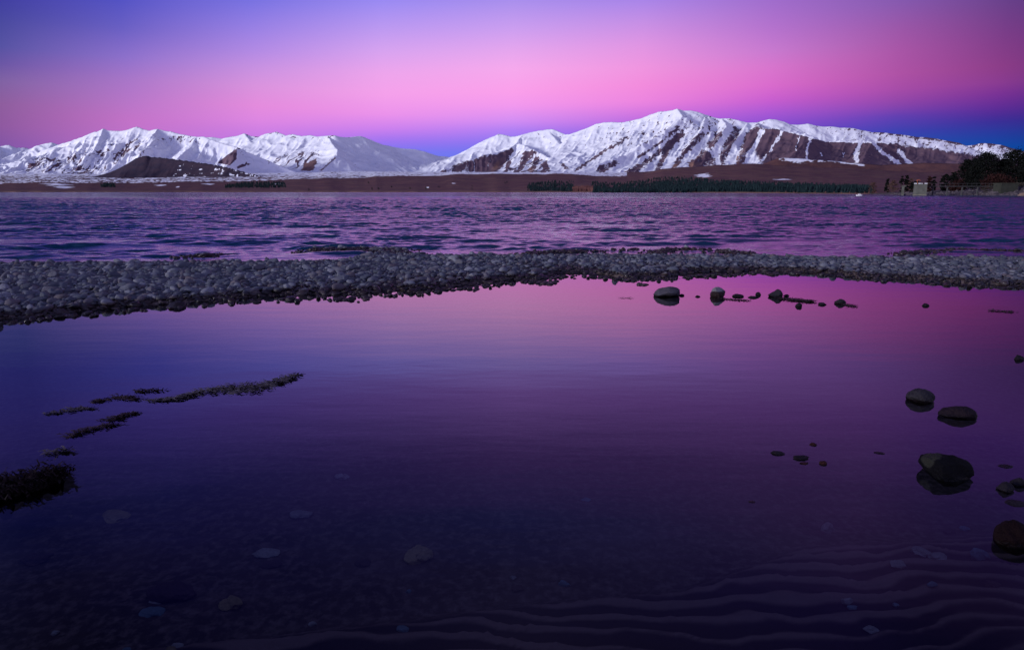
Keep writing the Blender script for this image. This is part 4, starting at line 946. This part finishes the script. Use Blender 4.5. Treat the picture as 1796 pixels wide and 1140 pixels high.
for k in range(6):       # beyond the right edge
    D = 285; loc = bank_at(1815+k*34, D); tree('conifer', loc, 14+2*math.sin(k*2.1), 4.5, 'dark conifer beyond the right edge of the dark tree group', M_CONIF, 1200, 'cone' if k % 2 else 'dome', .4, 'tree', 'trees past the right edge', 960+k)

# concrete gauge tower
M_CONC = simple('weathered_concrete', (.062, .062, .054), .85, .3, .9, .02); M_STEEL = simple('galvanised_steel', (.045, .045, .045), .6, .2, 2); M_SNOWCAP = simple('white_cap', (.42, .42, .45), .7, .06, 1)
DT = 246.0; tx = float(ray(1613.5, 335)[0])*DT; u = DT/F
tw = empty('gauge_tower', (tx, DT, 0), 'pale square concrete tower standing in the water at the jetty end', 'tower')
tw.rotation_euler.z = -math.atan(tx/DT)
ztop = CAM_H + (HORIZ-323.5)*u; hw = 11.5*u*.86
V, Fc = [], []; box(V, Fc, -hw, hw, -hw*.9, hw*.9, -1.2, ztop); mesh_from('tower_wall', V, Fc, M_CONC, tw, smooth=False)
V, Fc = [], []; box(V, Fc, -hw-.08, hw+.08, -hw*.9-.08, hw*.9+.08, -.9, .35); mesh_from('footing', V, Fc, simple('wet_concrete', (.10, .09, .07), .6, .3, 1), tw, smooth=False)
V, Fc = [], []
for a, b_ in ((-hw, -hw+.9), (-hw+1.3, -hw+2.3), (hw-2.1, hw-1.5), (hw-.9, hw)): box(V, Fc, a, b_, -hw*.9-.03, -hw*.9+.6, ztop+.002, ztop+.30)
mesh_from('parapet_cap', V, Fc, M_SNOWCAP, tw, smooth=False)
V, Fc = [], []; box(V, Fc, -.03, .03, -.03, .03, 0, 1.3)
for i in range(9):
    a0, a1 = math.pi*i/9, math.pi*(i+1)/9; k = len(V)
    for a in (a0, a1):
        for rr in (.55, .63): V += [(-math.cos(a)*rr+.2, -.04, 1.0+math.sin(a)*rr*.8), (-math.cos(a)*rr+.2, .04, 1.0+math.sin(a)*rr*.8)]
    Fc += [(k, k+1, k+5, k+4), (k+2, k+6, k+7, k+3), (k, k+4, k+6, k+2), (k+1, k+3, k+7, k+5)]
o = mesh_from('hoop', V, Fc, simple('orange_paint', (.55, .12, .03), .6, .15, 3), tw, smooth=False); o.location = (-hw+1.0, 0, ztop)
# small concrete pillar left of it
px0 = float(ray(1583.5, 335)[0])*250
pil = empty('marker_pillar', (px0, 250, 0), 'small pale concrete pillar left of the concrete tower', 'pillar')
pil.rotation_euler.z = -.53; V, Fc = [], []; box(V, Fc, -.42, .42, -.4, .4, -1.0, CAM_H+(HORIZ-328)*250/F); mesh_from('shaft', V, Fc, M_CONC, pil, smooth=False)
V, Fc = [], []; zz = CAM_H+(HORIZ-328)*250/F; box(V, Fc, -.48, .95, -.45, .45, zz, zz+.35); mesh_from('cap', V, Fc, M_CONC, pil, smooth=False)
# jetty
x1 = float(ray(1748, 335)[0])*DT; L = x1-tx-hw; jet = empty('jetty', (tx+hw+.02, DT, 0), 'thin footbridge on slim posts from the shore to the concrete tower', 'footbridge')
zd = CAM_H + (HORIZ-327)*u
V, Fc = [], []; box(V, Fc, 0, L, -.6, .6, zd-.22, zd); mesh_from('deck', V, Fc, M_STEEL, jet, smooth=False)
for px in (1636, 1661, 1687, 1714):
    V, Fc = [], []; xx = float(ray(px, 335)[0])*DT - (tx+hw); box(V, Fc, xx-.16, xx+.16, -.2, .2, -2, zd-.23); mesh_from('post', V, Fc, M_STEEL, jet, smooth=False)
V, Fc = [], []; box(V, Fc, 0, L, -.58, -.52, zd+.85, zd+.93); box(V, Fc, 0, L, .52, .58, zd+.85, zd+.93)
for i in range(17): xx = L*i/16; box(V, Fc, xx-.03, xx+.03, -.56, -.54, zd+.002, zd+.85)
mesh_from('handrail', V, Fc, M_STEEL, jet, smooth=False)
loc = bank_at(1731, 240); zz = CAM_H+(HORIZ-322)*240/F
sh = empty('shed', loc, 'low flat roofed olive shed at the shore end of the footbridge', 'shed')
V, Fc = [], []; box(V, Fc, -2.9, 2.9, -2, 2, -1, zz-loc[2]-.25); mesh_from('wall', V, Fc, simple('olive_wall', (.02, .022, .016), .8, .3, 1), sh, smooth=False)
V, Fc = [], []; box(V, Fc, -3.1, 3.1, -2.2, 2.2, zz-loc[2]-.248, zz-loc[2]); mesh_from('roof', V, Fc, simple('shed_roof', (.03, .032, .024), .7, .3, 1), sh, smooth=False)
# rocks and scrub on the bank
B_TAN = boulder_mat('tan_rock', (.16, .11, .085), (.1, .07, .05), -9); B_BK = boulder_mat('bank_rock', (.075, .062, .07), (.03, .025, .028), .1)
rb = np.random.default_rng(77)
V, Fc, off = [], [], 0
for _ in range(1500):
    px = rb.uniform(1545, 2000); D = float(np.interp(px, [1500, 1555, 1640, 1720, 1800, 2300], [330, 256, 247, 228, 217, 190])) + abs(rb.normal(0, 9))+1; lo = bank_at(px, D); s = rb.uniform(.15, .6)
    W = (PR2[rb.integers(20)]*np.array((s*1.3, s, s*.7)))@rotm(rb.uniform(0, 6), 0, 0).T + np.array(lo); V.append(W); Fc.append(F2+off); off += len(W)
tag(mesh_from('rubble', np.concatenate(V), np.concatenate(Fc), B_BK), 'grey rubble covering the near right bank', 'rubble', kind='stuff')
for k, (px, D, wp, h, lab) in enumerate([(1763, 226, 9, 1.8, 'large tan slanted rock on the bank below the right hand conifers'), (1749, 222, 5, 1.0, 'tan rock just left of the large tan slanted one'), (1561, 262, 6, .9, 'low dark rock at the tip of the near right bank'), (1785, 222, 6, 1.4, 'grey rock near the right edge of the bank')]):
    lo = bank_at(px, D); V = stone_proto(V5, 300+k, .2, 8); V = V/np.abs(V).max(0)*np.array((wp*D/F, 1.2, h*.6)); V[:, 2] += V[:, 0]*.12
    o = mesh_from('rock', V, F5, B_TAN if 'tan' in lab else B_BK); o.location = (lo[0], lo[1], lo[2]+h*.2); tag(o, lab, 'rock')
V, Fc = [], []
rr = np.random.default_rng(3); VV, FF = leafy_geo(1.3, 1.3, 10, rr); acc, fa, off = [], [], 0
for _ in range(130):
    px = rb.uniform(1690, 2000); D = float(np.interp(px, [1690, 1800, 2300], [245, 236, 205]))+abs(rb.normal(0, 8)); lo = bank_at(px, D)
    a, f = leafy_geo(rb.uniform(.8, 1.8), rb.uniform(.8, 1.6), 60, rr, .16); acc.append(a+np.array(lo)); fa.append(f+off); off += len(a)
tag(mesh_from('scrub', np.concatenate(acc), np.concatenate(fa), leaf_mat('olive_scrub', (.025, .022, .018), (.055, .045, .035)), smooth=False), 'low olive scrub covering the bank under the dark trees', 'scrub', kind='stuff')

# white moored boat
D = CAM_H*F/(343.6-HORIZ); x = float(ray(1507, 343)[0])*D
bt = empty('boat', (x, D, 0), 'tiny white boat moored off the far wood', 'boat')
V = []; nst = 9
for i in range(nst):
    t = i/(nst-1); w_ = .45*math.sin(math.pi*min(1, .18+t*.8))**.6*(1 if t < .9 else .5); xx = -1.35+2.7*t
    V += [(xx, -w_, .42+.12*t*t), (xx, -w_*.55, -.1), (xx, w_*.55, -.1), (xx, w_, .42+.12*t*t)]
Fc = []
for i in range(nst-1):
    for j in range(3): Fc.append((i*4+j, i*4+4+j, i*4+5+j, i*4+1+j))
    Fc.append((i*4+3, i*4+7, i*4+4, i*4))
Fc += [(0, 1, 2, 3), ((nst-1)*4+3, (nst-1)*4+2, (nst-1)*4+1, (nst-1)*4)]
mesh_from('hull', V, Fc, simple('white_paint', (.8, .8, .8), .4, .05, 2), bt, smooth=False)
V, Fc = [], []; box(V, Fc, -.5, .5, -.28, .28, .5, .82); bt.scale = (.7, .7, .7); mesh_from('cabin', V, Fc, simple('boat_cabin', (.75, .75, .78), .4, .05, 2), bt, smooth=False)
